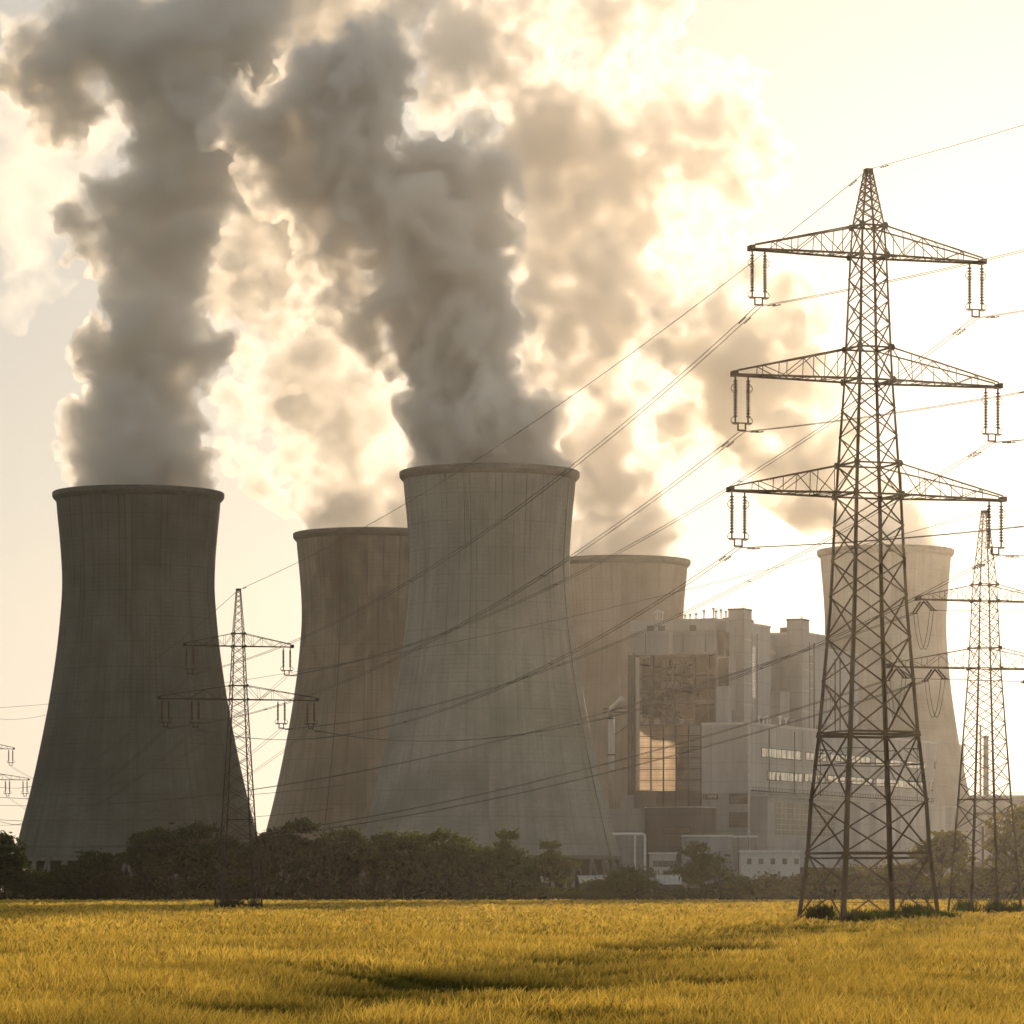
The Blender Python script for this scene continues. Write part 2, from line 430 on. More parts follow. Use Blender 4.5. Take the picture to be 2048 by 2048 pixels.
def drop_islands(me):
    """keep the largest connected surface: stray crumbs and sealed hollows go"""
    n = len(me.vertices); e = np.empty(len(me.edges)*2, np.int32); me.edges.foreach_get('vertices', e); e = e.reshape(-1, 2)
    lab = np.arange(n)
    for _ in range(400):
        m = np.minimum(lab[e[:, 0]], lab[e[:, 1]]); new = lab.copy()
        np.minimum.at(new, e[:, 0], m); np.minimum.at(new, e[:, 1], m); new = new[new]; new = new[new]
        if (new == lab).all(): break
        lab = new
    ids, cnt = np.unique(lab, return_counts=True); keep = ids[cnt > 1500]
    co = np.empty(n*3, np.float32); me.vertices.foreach_get('co', co); co = co.reshape(-1, 3)
    main = ids[cnt.argmax()]; good = [main]
    tree_lo, tree_hi = co[lab == main].min(0), co[lab == main].max(0)
    nl = np.empty(len(me.polygons)*3, np.float32); me.polygons.foreach_get('normal', nl); nl = nl.reshape(-1, 3)
    pc = np.empty(len(me.polygons)*3, np.float32); me.polygons.foreach_get('center', pc); pc = pc.reshape(-1, 3)
    ls = np.empty(len(me.polygons), np.int32); me.polygons.foreach_get('loop_start', ls)
    lv = np.empty(len(me.loops), np.int32); me.loops.foreach_get('vertex_index', lv); pl = lab[lv[ls]]
    ar = np.empty(len(me.polygons), np.float32); me.polygons.foreach_get('area', ar)
    for k in keep:
        if k == main: continue
        q = pl == k; vol = ((pc[q]-pc[q].mean(0))*nl[q]).sum(1)*ar[q]
        if vol.sum() > 0: good.append(k)          # outward facing: a puff of its own, not a hollow
    bad = ~np.isin(lab, good)
    if bad.any():
        bm = bmesh.new(); bm.from_mesh(me); bm.verts.ensure_lookup_table()
        bmesh.ops.delete(bm, geom=[bm.verts[i] for i in np.nonzero(bad)[0]], context='VERTS'); bm.to_mesh(me); bm.free()

def steam(name, circ, D, mat, label, seed, voxel=1.3, tower=None, amp=1.0, dz=0.0, spread=.55, depthscale=.45, core=None):
    K = 2048/1932
    rnd = random.Random(seed); VV = []; FF = []; cnt = [0]
    def ball(c, r, sub):
        v, f = ico(sub)
        VV.append(v*r + np.array(c)); FF.append(f + cnt[0]); cnt[0] += len(v)
    for ci in circ:
        x, y, r = ci[:3]; off = ci[3] if len(ci) > 3 else 0
        p = W(x*K, y*K, D); Rr = r*K/F*D
        p.y += (rnd.uniform(-depthscale, depthscale)*Rr if off == 0 else off)
        ball(p, Rr*.80, 3)
        for k in range(12):
            v = Vector((rnd.gauss(0,1), rnd.gauss(0,1)*.8 - .3, rnd.gauss(0,1))).normalized()
            rr = Rr*rnd.uniform(.24, .46); c = p + v*(Rr*.98 - rr*.75)
            ball(c, rr, 2)
            for j in range(4):
                u = (v + Vector((rnd.gauss(0,1), rnd.gauss(0,1), rnd.gauss(0,1))).normalized()*1.1).normalized()
                r3 = rr*rnd.uniform(.28, .5); ball(c + u*(rr*.95 - r3*.4), r3, 1)
    if tower:
        tx, ty, tr = tower
        for z in (128, 136, 144, 152): ball(Vector((tx, ty, z)), tr-3, 3)
        for k in range(26):
            a_ = k*2.4; q = rnd.uniform(7, 10.5); ball(Vector((tx+math.cos(a_)*(tr-q-.5), ty+math.sin(a_)*(tr-q-.5), rnd.uniform(141, 158))), q, 2)
    me = mesh_np(name, np.concatenate(VV), np.concatenate(FF))
    o = bpy.data.objects.new(name, me); COL.objects.link(o)
    md = o.modifiers.new('r', 'REMESH'); md.mode = 'VOXEL'; md.voxel_size = voxel
    me2 = bpy.data.meshes.new_from_object(o.evaluated_get(bpy.context.evaluated_depsgraph_get()))
    o.modifiers.clear(); o.data = me2; bpy.data.meshes.remove(me); me2.name = name
    n = len(me2.vertices)
    co = np.empty(n*3, np.float32); me2.vertices.foreach_get('co', co); co = co.reshape(-1, 3)
    no = np.empty(n*3, np.float32); me2.vertex_normals.foreach_get('vector', no); no = no.reshape(-1, 3)
    P0 = co.astype(np.float64)
    q = P0 + 7.0*np.stack([np.sin(P0[:, 1]*.11 + 1.7*np.sin(P0[:, 2]*.07)), np.sin(P0[:, 2]*.10 + 1.3*np.sin(P0[:, 0]*.08)), np.sin(P0[:, 0]*.12 + 1.9*np.sin(P0[:, 1]*.06))], 1)
    q += 1.8*np.stack([np.sin(q[:, 1]*.41), np.sin(q[:, 2]*.37), np.sin(q[:, 0]*.43)], 1)
    d = np.zeros(n)
    for s, am in ((24, 10.0), (10.5, 9.0), (4.8, 5.0), (2.3, 1.8)):
        d += am*(.52 - worley(q/s, seed))
    d = (d*amp*1.2).astype(np.float32)
    co = co + no*d[:, None]
    if tower:
        tx, ty, tr = tower
        dx = co[:, 0]-tx; dy = co[:, 1]-ty; rr = np.hypot(dx, dy); z = co[:, 2]
        lim = np.where(z < 145.5, tr-2.2, tr-2.2 + np.maximum(0, z-145.5)*1.5)
        near = z < 165
        s = np.where(near & (rr > lim), lim/np.maximum(rr, .01), 1.0)
        co[:, 0] = tx + dx*s; co[:, 1] = ty + dy*s
        co[:, 2] = np.where(z < 118, 118, z)
    me2.vertices.foreach_set('co', co.astype(np.float32).ravel()); me2.update()
    md = o.modifiers.new('r', 'REMESH'); md.mode = 'VOXEL'; md.voxel_size = voxel; md.use_smooth_shade = True
    me3 = bpy.data.meshes.new_from_object(o.evaluated_get(bpy.context.evaluated_depsgraph_get()))
    o.modifiers.clear(); drop_islands(me3); o.data = me3; bpy.data.meshes.remove(me2); me3.name = name
    me3.materials.clear(); me3.materials.append(mat)
    if core:
        n = len(me3.vertices); c3 = np.empty(n*3, np.float32); me3.vertices.foreach_get('co', c3); n3 = np.empty(n*3, np.float32); me3.vertex_normals.foreach_get('vector', n3)
        mc = me3.copy(); c4 = (c3-n3*core[0]).reshape(-1, 3)
        if tower: c4[:, 2] = np.maximum(c4[:, 2], 119)
        mc.vertices.foreach_set('co', c4.ravel()); mc.update(); oc = bpy.data.objects.new('core', mc); COL.objects.link(oc)
        md = oc.modifiers.new('r', 'REMESH'); md.mode = 'VOXEL'; md.voxel_size = voxel*1.4
        m5 = bpy.data.meshes.new_from_object(oc.evaluated_get(bpy.context.evaluated_depsgraph_get()))
        oc.modifiers.clear(); drop_islands(m5); oc.data = m5; bpy.data.meshes.remove(mc); m5.name = 'core'; m5.materials.clear(); m5.materials.append(core[1]); oc.parent = o
    tag(o, label, 'steam plume', 'steam plumes from the cooling towers')
    return o

ST = dict(
 A=[(262,860,128),(160,875,50),(360,875,50),(150,800,45),(375,800,40),(262,815,122),(270,755,122),(275,690,135),(205,655,85),(165,650,45),(180,620,58),(290,600,110),(370,650,58),(410,655,30),(250,560,70),(300,470,100),(200,475,55),(160,465,45),(140,480,26),(270,385,95),(200,370,55),(155,400,35),(330,330,100),(270,290,60),(330,200,120),(290,90,140),(400,40,130),(420,250,100),(170,60,110),(60,120,90),(380,450,70),(415,340,75),(400,180,110),(460,110,90),(340,530,65),(500,50,90),(90,200,60),(150,190,70),(110,250,50)],
 B=[(690,950,118),(680,880,112),(655,800,120),(635,720,115),(600,640,130),(555,560,135),(520,470,145),(500,380,150),(480,280,150),(500,150,180),(540,20,180),(470,880,40),(500,935,38),(440,850,42),(450,780,55),(480,720,50),(520,965,25),(660,20,150),(860,110,80),(800,40,90),(880,220,60),(830,200,70),(700,850,70),(740,920,38),(560,800,60),(590,900,40),(540,720,80),(480,640,70),(450,560,70),(430,450,70),(700,720,80),(720,800,60),(560,870,40),(470,400,80),(420,330,60),(620,380,90),(400,150,120),(380,300,90),(450,60,130),(350,430,70),(410,560,60),(330,20,120)],
 C=[(920,840,140),(800,850,40),(1045,868,22),(905,790,130),(995,835,55),(1030,850,28),(880,720,130),(860,640,135),(930,640,68),(960,600,42),(975,640,28),(960,760,55),(995,745,28),(850,560,130),(800,480,140),(890,440,95),(620,560,60),(620,480,68),(660,600,60),(690,640,50),(682,545,48),(728,600,32),(690,380,120),(830,340,118),(900,330,75),(955,330,40),(965,380,30),(950,450,38),(930,490,30),(540,260,120),(460,235,70),(430,225,40),(640,200,130),(720,130,85),(600,330,115),(700,90,70),(760,180,40)],
 D=[(1180,1005,105),(1165,920,110),(1130,850,105),(1090,745,130),(1115,620,130),(1110,480,160),(1140,360,150),(1190,260,130),(1270,200,95),(1370,215,80),(1430,260,55),(1440,330,45),(1380,330,70),(1290,300,90),(1050,250,130),(930,130,110),(900,40,90),(1120,190,80),(1200,150,60),(1300,145,45),(1020,560,60),(1180,760,60),(1010,350,90),(1240,420,60),(1130,40,90),(1230,20,60),(1000,170,90),(1010,35,70),(980,420,70),(1040,520,70),(1060,880,55),(1000,680,50),(1230,560,70),(1250,680,50)],
 E=[(1671,1015,92),(1665,985,70),(1620,975,75),(1720,1000,36),(1560,965,70),(1480,975,48),(1530,1000,40),(1440,950,45),(1560,900,90),(1490,850,105),(1410,800,90),(1300,790,60),(1420,700,140),(1500,640,85),(1545,610,50),(1350,600,90),(1390,510,80),(1450,540,70),(1340,480,60),(1290,640,70),(1330,720,60),(1560,740,70),(1590,800,60)],
)
S_D = [.21, .13, .33, .20, .26]
S_C = [.12, 0, .20, 0, 0]
S_A = [(.985,.972,.95), (.988,.972,.945), (.978,.967,.95), (.988,.972,.95), (.985,.97,.945)]
steam_lab = ['grey steam column rising from the olive tower at far left, dark ragged left edge',
             'warm translucent steam drifting up from the brown stained tower, behind the others',
             'darkest steam plume, billowing above the tallest middle tower and leaning left',
             'large sunlit cream steam cloud above the hazy tan tower, bright right edge',
             'tan steam leaning left from the pale tower behind the large pylon']
ST['F'] = [(30,330,90),(60,450,80),(10,250,80),(110,400,60),(90,520,50),(150,330,60),(20,560,50),(130,250,70),(200,240,80),(90,330,70),(40,200,80),(0,150,60)]
steam('drifting_steam', ST['F'], 1900, volume_mat('steam_thin', (.985,.975,.96), .035, .45, wisps=(.035, .40, .60, .0)), 'thin cream steam veil drifting at the upper left edge, behind the grey column', 9, voxel=2.0)
for i, key in enumerate('ABCDE'):
    px, D, rs, _ = TOWERS[i]
    mt = volume_mat('steam_'+'abcde'[i], S_A[i], S_D[i], .42, wisps=(.085, .38, .62, .0))
    mc = volume_mat('steam_core_'+'abcde'[i], S_A[i], S_C[i], .3)
    steam('steam_plume', ST[key], D, mt, steam_lab[i], i+1, tower=((px-1024)/F*D, D, 29.3*rs), voxel=1.0, core=(3.5, mc) if S_C[i] else None)

# ------------------------------------------------------------------ the power station, in its own axes
# a runs along the turbine hall (away to the right), b across it (away to the left)
O0 = Vector((85.9, 1450.0, 0)); UA = Vector((.412, .911, 0)).normalized(); VB = Vector((-.911, .412, 0)).normalized()
SITE = Matrix(((UA.x, VB.x, 0, O0.x), (UA.y, VB.y, 0, O0.y), (0, 0, 1, 0), (0, 0, 0, 1)))
YAW = math.atan2(UA.y, UA.x)
def b_at(px, a):                       # b where the face a = const shows at column px
    k = (px-1024)/F; return (O0.x + UA.x*a - k*(O0.y + UA.y*a)) / (k*VB.y - VB.x)
def a_at(px, b):
    k = (px-1024)/F; return (k*(O0.y + VB.y*b) - O0.x - VB.x*b) / (UA.x - k*UA.y)
def z_at(py, a, b):
    return CH + (HZ-py)/F*(O0.y + UA.y*a + VB.y*b)
def site(name, a0, b0, **k):           # a thing standing at (a0, b0), its own axes along a and b
    p = SITE @ Vector((a0, b0, 0)); return empty(name, p, YAW, **k)
def bx(m, a0, a1, b0, b1, z0, z1): m.box((a0, b0, z0), (a1, b1, z1))

def strip_window(parent, a0, a1, b, z0, z1, n, mat, frame=M['steel'], seed=0, blinds=0):
    """window on a b = const face that looks towards -b; bars proud of a recessed pane"""
    f = MB(); t = .25
    f.box((a0-t, b-.30, z0-t), (a1+t, b-.02, z0)); f.box((a0-t, b-.30, z1), (a1+t, b-.02, z1+t))
    f.box((a0-t, b-.30, z0), (a0, b-.02, z1)); f.box((a1, b-.30, z0), (a1+t, b-.02, z1))
    for i in range(1, n): 
        x = a0 + (a1-a0)*i/n; f.box((x-.06, b-.24, z0), (x+.06, b-.02, z1))
    w = f.build('window', frame, parent)
    p = MB(); p.box((a0, b-.14, z0), (a1, b-.04, z1)); p.build('pane', mat, w)
    if blinds:
        rnd = random.Random(seed); q = MB()
        for i in range(blinds):
            x = rnd.uniform(a0+1, a1-1); hh = rnd.uniform(.25, .8)*(z1-z0); ww = rnd.uniform(.3, 1.0)
            q.box((x, b-.19, z0), (x+ww, b-.15, z0+hh))
        q.build('blind', M['clad_dark'], w)
    return w

def face_window(parent, b0, b1, a, z0, z1, nb, nz, mat, frame=M['steel'], name='window'):
    """window on an a = const face looking towards -a"""
    f = MB(); t = .25
    f.box((a-.30, b0-t, z0-t), (a-.02, b1+t, z0)); f.box((a-.30, b0-t, z1), (a-.02, b1+t, z1+t))
    f.box((a-.30, b0-t, z0), (a-.02, b0, z1)); f.box((a-.30, b1, z0), (a-.02, b1+t, z1))
    for i in range(1, nb): y = b0+(b1-b0)*i/nb; f.box((a-.24, y-.06, z0), (a-.02, y+.06, z1))
    for i in range(1, nz): z = z0+(z1-z0)*i/nz; f.box((a-.22, b0, z-.06), (a-.02, b1, z+.06))
    w = f.build(name, frame, parent)
    p = MB(); p.box((a-.12, b0, z0), (a-.04, b1, z1)); p.build('pane', mat, w)
    return w

# --- turbine hall
HZT = 62.7
th = site('turbine_hall', 0, 0, label='long grey turbine hall with two rows of strip windows, receding behind the large pylon', cat='industrial building')
bL = b_at(1403, 0)
m = MB(); bx(m, 0, 252, 0, bL, 38, HZT); m.build('upper_wall', M['clad_light'], th)
m = MB(); bx(m, 0.1, 252, .1, bL, 0, 38); m.build('lower_wall', M['clad'], th)
m = MB(); bx(m, -.2, 252.4, -.3, bL+.2, HZT, HZT+.9); m.build('roof_edge', M['white_dirty'], th)
m = MB(); bx(m, -.35, 0.35, -.35, .35, 0, HZT-.05); m.build('corner_trim', M['white_dirty'], th)
def ap(px, b=0): return a_at(px, b)
for (x0, x1, y0, y1, n, bl) in ((1523,1601,1496,1513,8,0),(1611,1652,1505,1519,5,0),(1660,1740,1508,1521,8,2),(1750,1850,1517,1529,8,0),(1868,1895,1525,1536,3,0),(1898,1908,1526,1538,1,0),
                            (1534,1604,1543,1559,8,9),(1609,1650,1548,1562,5,5),(1655,1745,1551,1564,8,8),(1752,1850,1557,1571,9,9),(1858,1908,1565,1580,5,6)):
    a0, a1 = ap(x0), ap(x1)
    strip_window(th, a0, a1, 0, z_at(y1-(0), a0, 0), z_at(y0, a0, 0), n, M['glass'], seed=x0, blinds=bl)
# vertical pilaster joints
m = MB()
for k in range(1, 9): bx(m, k*28-.15, k*28+.15, -.12, .0, 38.2, HZT-.1)
m.build('joint', M['clad'], th)
# left end block face details
b0, b1 = b_at(1495, 0), b_at(1460, 0)
face_window(th, b0, b1, 0, z_at(1606, 0, b0), z_at(1589, 0, b0), 4, 2, M['glass_dark'])
face_window(th, b0, b1, 0, z_at(1653, 0, b0), z_at(1626, 0, b0), 4, 3, M['glass_dark'])
b0, b1 = b_at(1435, 0), b_at(1408, 0)
face_window(th, b0, b1, 0, z_at(1597, 0, b0), z_at(1590, 0, b0), 4, 1, M['glass'])
m = MB(); bx(m, 12, 14, 30, 32, HZT+.9, HZT+3); m.build('roof_vent', M['white_dirty'], th)
for (x, hh) in ((1518, 2.2), (1527, 1.8), (1534, 2.4), (1560, 3), (1572, 2.5)):
    a = ap(x, 2); m = MB(); m.tube([(a, 2, HZT+.9), (a, 2, HZT+.9+hh)], .35, 8); m.lathe([(.1, hh+.8), (.8, hh+.9), (.7, hh+1.6), (.1, hh+1.7)], 8, (a, 2, HZT)); m.build('roof_vent', M['white'], th)

for k, a in enumerate((20, 47, 75, 110, 150, 190)):
    m = MB(); m.tube([(a, -.25, 38.3), (a, -.25, HZT-1)], .16, 6); m.build('downpipe', M['steel'], th)
m = MB(); bx(m, 2, 250, -.9, -.05, 38.6, 38.9)
for k in range(83): bx(m, 2+k*3, 2.12+k*3, -.9, -.8, 38.9, 40.0)
bx(m, 2, 250, -.9, -.8, 40.0, 40.12); m.build('gutter_walkway', M['steel'], th)
for (a, b, w, d, hh) in ((30, 5, 6, 4, 2.5), (60, 6, 4, 4, 3.2), (95, 4, 8, 5, 2.2), (140, 6, 6, 5, 3)):
    m = MB(); bx(m, a, a+w, b, b+d, HZT+.9, HZT+.9+hh); bx(m, a-.2, a+w+.2, b-.2, b+d+.2, HZT+.9+hh, HZT+1.1+hh); m.build('roof_plant', M['clad'], th)
# --- annex in front of the turbine hall
an = site('hall_annex', 0, 0, label='lower grey annex with a large gridded window, along the foot of the turbine hall', cat='industrial building')
m = MB(); bx(m, .5, 250, -7, 0.0, 0, 36.6); m.build('wall', M['clad'], an)
m = MB(); bx(m, .2, 250.3, -7.4, -.3, 36.6, 37.2); m.build('roof_edge', M['clad_light'], an)
a0, a1 = ap(1550, -7), ap(1668, -7)
f = MB(); z0, z1 = z_at(1670, a0, -7), z_at(1604, a0, -7)
for i in range(15): x = a0+(a1-a0)*i/14; bx(f, x-.09, x+.09, -7.3, -7.03, z0, z1)
for i in range(7): z = z0+(z1-z0)*i/6; bx(f, a0, a1, -7.26, -7.03, z-.08, z+.08)
w = f.build('window', M['clad_light'], an)
p = MB(); bx(p, a0, a1, -7.12, -7.04, z0, z1); p.build('pane', M['glass_dark'], w)
for (x0, x1, y0, y1) in ((1720,1738,1600,1700),(1750,1790,1606,1680),(1800,1850,1612,1700),(1862,1890,1610,1700)):
    a0, a1 = ap(x0, -7), ap(x1, -7); m = MB(); bx(m, a0, a1, -7.2, -7.02, z_at(y1, a0, -7), z_at(y0, a0, -7)); m.build('door', M['clad_light'], an)
m = MB(); bx(m, 30, 90, -11, -7.05, 0, 11); m.build('plinth', M['clad_dark'], an)

# --- boiler houses
def lattice_panel(m, a, b0, b1, z0, z1, nb, nz, w=.5, diag=True, rnd=None):
    for i in range(nb+1): b = b0+(b1-b0)*i/nb; m.bar((a, b, z0), (a, b, z1), w)
    for j in range(nz+1): z = z0+(z1-z0)*j/nz; m.bar((a, b0, z), (a, b1, z), w*.8)
    if diag:
        for i in range(nb):
            for j in range(nz):
                if rnd and rnd.random() < .35: continue
                p = b0+(b1-b0)*i/nb, b0+(b1-b0)*(i+1)/nb; q = z0+(z1-z0)*j/nz, z0+(z1-z0)*(j+1)/nz
                if (i+j) % 2: p = p[::-1]
                m.bar((a+.3, p[0], q[0]), (a+.3, p[1], q[1]), w*.55)

bR, bLf = b_at(1430, 8), b_at(1262, 8)
zt = z_at(1236, 8, bR); zb = z_at(1311, 8, bLf)
bo = site('boiler_house', 0, 0, label='tall boiler house with open steel framework and tanks below its grey top box', cat='industrial building')
m = MB(); bx(m, 8, 50, bR, bLf, zb, zt); m.build('upper_box', M['clad'], bo)
m = MB(); bx(m, 7.7, 50.2, bR-.3, bLf+.3, zt-4.5, zt-.02); m.build('parapet', M['clad_light'], bo)
m = MB(); bb = b_at(1341, 8); bx(m, 7.75, 8, bb-.7, bb+.7, zb, zt-4.6); m.build('cladding_strip', M['clad_light'], bo)
m = MB(); bx(m, 7.8, 8, b_at(1438, 8), b_at(1430,8), zb, zt-4.6)
# dark interior mass and floors
zf = z_at(1449, 8, bR)
fr = MB(); rnd = random.Random(4)
lattice_panel(fr, 8.5, bR, bLf, zf, zb, 4, 3, .75, True, rnd)
lattice_panel(fr, 16, bR, bLf, zf, zb, 6, 4, .5, True, rnd)
lattice_panel(fr, 26, bR, bLf, zf, zb, 7, 6, .45, True, rnd)
lattice_panel(fr, 38, bR, bLf, zf, zb, 6, 6, .5, True, rnd)
for b in (bR, (bR+bLf)/2, bLf):
    for z in (zf+5, zf+13, zb-3): fr.bar((8.5, b, z), (38, b, z), .6)
fr.build('steel_frame', M['steel'], bo)
fl = MB()
for z in (zf+.3, zf+7.8, zf+13.5, zf+19): bx(fl, 10, 40, bR+1, bLf-(6 if z > zf+10 else .5), z, z+.35)
fl.build('walkway', M['steel'], bo)
rl = MB()
for z in (zf+.6, zf+8.1, zf+13.8):
    for hgt in (.55, 1.1): rl.bar((9.6, bR+1, z+hgt), (9.6, bLf-.5, z+hgt), .09)
rl.build('railing', M['steel'], bo)
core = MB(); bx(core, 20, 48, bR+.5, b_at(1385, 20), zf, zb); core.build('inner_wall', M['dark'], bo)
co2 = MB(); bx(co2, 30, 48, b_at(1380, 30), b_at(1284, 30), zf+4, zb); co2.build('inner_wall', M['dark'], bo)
for (x0, x1, y0, y1) in ((1325, 1379, 1388, 1430),):
    c0, c1 = b_at(x1, 14), b_at(x0, 14); m = MB()
    zz0, zz1 = z_at(y1, 14, c0), z_at(y0, 14, c0); rr = (c1-c0)/2
    m.lathe([(rr*.9, zz0-.6), (rr, zz0), (rr, zz1), (rr*.6, zz1+.9), (.2, zz1+1.3)], 24, (14+rr, (c0+c1)/2, 0)); m.build('tank', M['tank'], bo, smooth=False)
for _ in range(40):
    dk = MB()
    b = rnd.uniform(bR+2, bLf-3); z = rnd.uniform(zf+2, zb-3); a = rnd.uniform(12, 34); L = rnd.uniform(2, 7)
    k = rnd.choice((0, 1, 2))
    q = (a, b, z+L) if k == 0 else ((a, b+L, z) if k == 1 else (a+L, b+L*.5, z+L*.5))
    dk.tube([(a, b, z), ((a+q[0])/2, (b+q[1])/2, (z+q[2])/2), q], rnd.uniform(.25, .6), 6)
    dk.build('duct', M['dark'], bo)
# glazed lower front
g0, g1 = b_at(1403, 6), b_at(1277, 6); gz1 = z_at(1449, 6, g0); gz0 = z_at(1582, 6, g0)
gw = MB(); nb, nz = 5, 6
for i in range(nb+1): b = g0+(g1-g0)*i/nb; gw.box((5.6, b-.22, gz0-5.5), (6.1, b+.22, gz1))
for j in range(nz+1): z = gz0+(gz1-gz0)*j/nz; gw.box((5.7, g0, z-.16), (6.05, g1, z+.16))
for j in range(nz*3): z = gz0+(gz1-gz0)*(j+.5)/(nz*3); gw.box((5.8, g0, z-.04), (6.02, g1, z+.04))
gw = gw.build('glazing_grid', M['steel'], bo)
rp_ = random.Random(8)
for i in range(nb):
    for j in range(nz):
        y0_, y1_ = g0+(g1-g0)*i/nb, g0+(g1-g0)*(i+1)/nb; z0_, z1_ = gz0+(gz1-gz0)*j/nz, gz0+(gz1-gz0)*(j+1)/nz
        if i < 1: continue
        p = MB(); q = rp_.uniform(-.12, .12); p.add([(6.2, y0_+.05, z0_+.05), (6.2+q, y1_-.05, z0_+.05), (6.2+q, y1_-.05, z1_-.05), (6.2, y0_+.05, z1_-.05)], [(3, 2, 1, 0)])
        p.build('panel', M['panel' if rp_.random() > .05 and not (i == 1 and j < 4) else 'glass_dark'], gw)  # darker material stands for unlit panels next to the dim bay
p = MB(); p.box((6.15, g0, gz0), (6.3, g0+(g1-g0)/nb, gz1-.2)); p.build('unlit_panel', M['clad'], gw)  # unlit end bay of the glazing, its dimness put into the material
p = MB(); bx(p, 6.2, 9, g0, g1, gz0-5.5, gz0-.2); p.build('lower_panel', M['clad_dark'], bo)
# corner column
cb = b_at(1266, 5)
m = MB()
for (da, db) in ((0, 0), (3, 0), (0, 2.2), (3, 2.2)): m.bar((4+da, cb-1+db, 28), (4+da, cb-1+db, zb), .7)
for k in range(12): z = 30+k*5; m.bar((4, cb-1, z), (4, cb+1.2, z+2.5), .3); m.bar((4, cb+1.2, z+2.5), (4, cb-1, z+5), .3)
m.build('corner_column', M['steel'], bo)
m = MB(); m.tube([(4.5, b_at(1274, 4), 30), (4.5, b_at(1274, 4), zb-1)], .8, 10); m.build('downpipe', M['pipe'], bo)
for (x, hh) in ((1304,2.2),(1309,2.6),(1314,3.0),(1319,2.8),(1325,2.4),(1370,1),(1380,1.3),(1392,1.4),(1408,2.5),(1427,3.2),(1432,2.2),(1442,2.6),(1452,2)):
    b = b_at(x, 10); m = MB(); m.tube([(10, b, zt-.1), (10, b, zt+hh)], .28, 8); m.lathe([(.05, hh), (.65, hh+.05), (.6, hh+.7), (.05, hh+.8)], 8, (10, b, zt)); m.build('roof_vent', M['white_dirty'], bo)

# side wing with dark openings, next to the stair tower
sw = MB(); bx(sw, 8.2, 30, b_at(1459, 12), bR-.05, HZT+6, zt-1); sw.build('side_wing', M['clad'], bo)
for (x0, x1, y0, y1) in ((1436,1446,1262,1312),(1452,1458,1265,1312),(1437,1457,1316,1372)):
    m = MB(); c0, c1 = b_at(x1, 8), b_at(x0, 8); bx(m, 7.6, 8.15, c0, c1, z_at(y1, 8, c0), z_at(y0, 8, c0)); m.build('opening', M['dark'], bo)
m = MB(); c0, c1 = b_at(1459, 6), b_at(1434, 6); bx(m, 5, 8, c0, c1, HZT+.9, z_at(1374, 6, c0)); m.build('white_hut', M['clad_blue'], bo)

def stair_tower(a, b, label):
    t = site('stair_tower', a, b, label=label, cat='tower', group='stair towers of the boiler houses')
    H = 105.6
    m = MB(); bx(m, 0, 8, 0, 6.2, HZT+.9, H); m.build('shaft', M['clad'], t)
    m = MB(); bx(m, -.15, 8.15, -.15, 6.35, H, H+.7); m.build('cap', M['clad_dark'], t)
    m = MB()
    for k in range(5): bx(m, .1, 7.9, -.12, -.01, HZT+8+k*8, HZT+8.35+k*8)
    m.build('ledge', M['clad_light'], t)
    for x in (2.5, 3.5, 4.6): m = MB(); m.tube([(x, 1.4, H+.7), (x, 1.4, H+2.1)], .08, 5); m.build('aerial', M['steel'], t)
    return t
for k, (x, y0, y1) in enumerate(((1300, 1245, 1262), (1322, 1245, 1262), (1385, 1244, 1262))):
    b = b_at(x, 7); m = MB(); bx(m, 7.55, 7.7, b-1.4, b+1.4, z_at(y1, 7, b), z_at(y0+6, 7, b)); m.build('louvre', M['clad_dark'], bo)
for b in (b_at(1290, 7), b_at(1365, 7), b_at(1410, 7)): m = MB(); m.tube([(7.6, b, zb+.5), (7.6, b, zt-5)], .2, 6); m.build('downpipe', M['steel'], bo)
stair_tower(18.4, 9, 'grey slab stair tower beside the open steel framework, the taller looking of the two')
stair_tower(80.0, 9, 'grey slab stair tower nearer the large pylon, farther from the steel framework')

def boiler_wing(a0, a1, top, label, glass_at, seed):
    t = site('boiler_block', a0, 11, label=label, cat='industrial building')
    L = a1-a0; m = MB(); bx(m, 0, L, 0, 34, HZT+.9, top); m.build('wall', M['clad_blue'], t)
    m = MB(); bx(m, -.2, L+.2, -.3, 34.2, top, top+.7); m.build('roof_edge', M['clad_light'], t)
    m = MB(); bx(m, glass_at, glass_at+.5, -.5, 0, HZT+1, top-3); bx(m, glass_at+6, glass_at+6.4, -.4, 0, HZT+1, top-3); m.build('pipe_run', M['steel'], t)
    f = MB(); a = glass_at-6 if glass_at > 8 else glass_at+1
    for j in range(7): z = top-8-j*3.2; bx(f, a, a+4, -.22, -.03, z, z+.2)
    for q in (0, 1.9, 3.8): bx(f, a+q, a+q+.2, -.24, -.03, top-27.2, top-8)
    w = f.build('window', M['clad_light'], t); p = MB(); bx(p, a, a+4, -.14, -.04, top-27.2, top-8); p.build('pane', M['glass'] if seed == 1 else M['glass_dark'], w)
    r = random.Random(seed); m = MB()
    for _ in range(9):
        x = r.uniform(.1, .6)*L; q = r.uniform(3, 9); s = r.uniform(1, 2.6); bx(m, x, x+s*1.8, q, q+s*1.5, top+.7, top+.7+s)
    bx(m, .05*L, .5*L, 2.5, 8, top+.7, top+1.8); m.build('roof_plant', M['tank'], t)
    return t
boiler_wing(27.0, 51.0, 101.0, 'blue grey block between the two stair towers, brown plant on its roof', 3.5, 1)
boiler_wing(88.3, 112, 101.0, 'blue grey block just left of the large pylon, sunlit roof plant', 4, 2)
boiler_wing(113, 150, 96.0, 'hazy grey block seen through the left side of the large pylon', 9, 3)
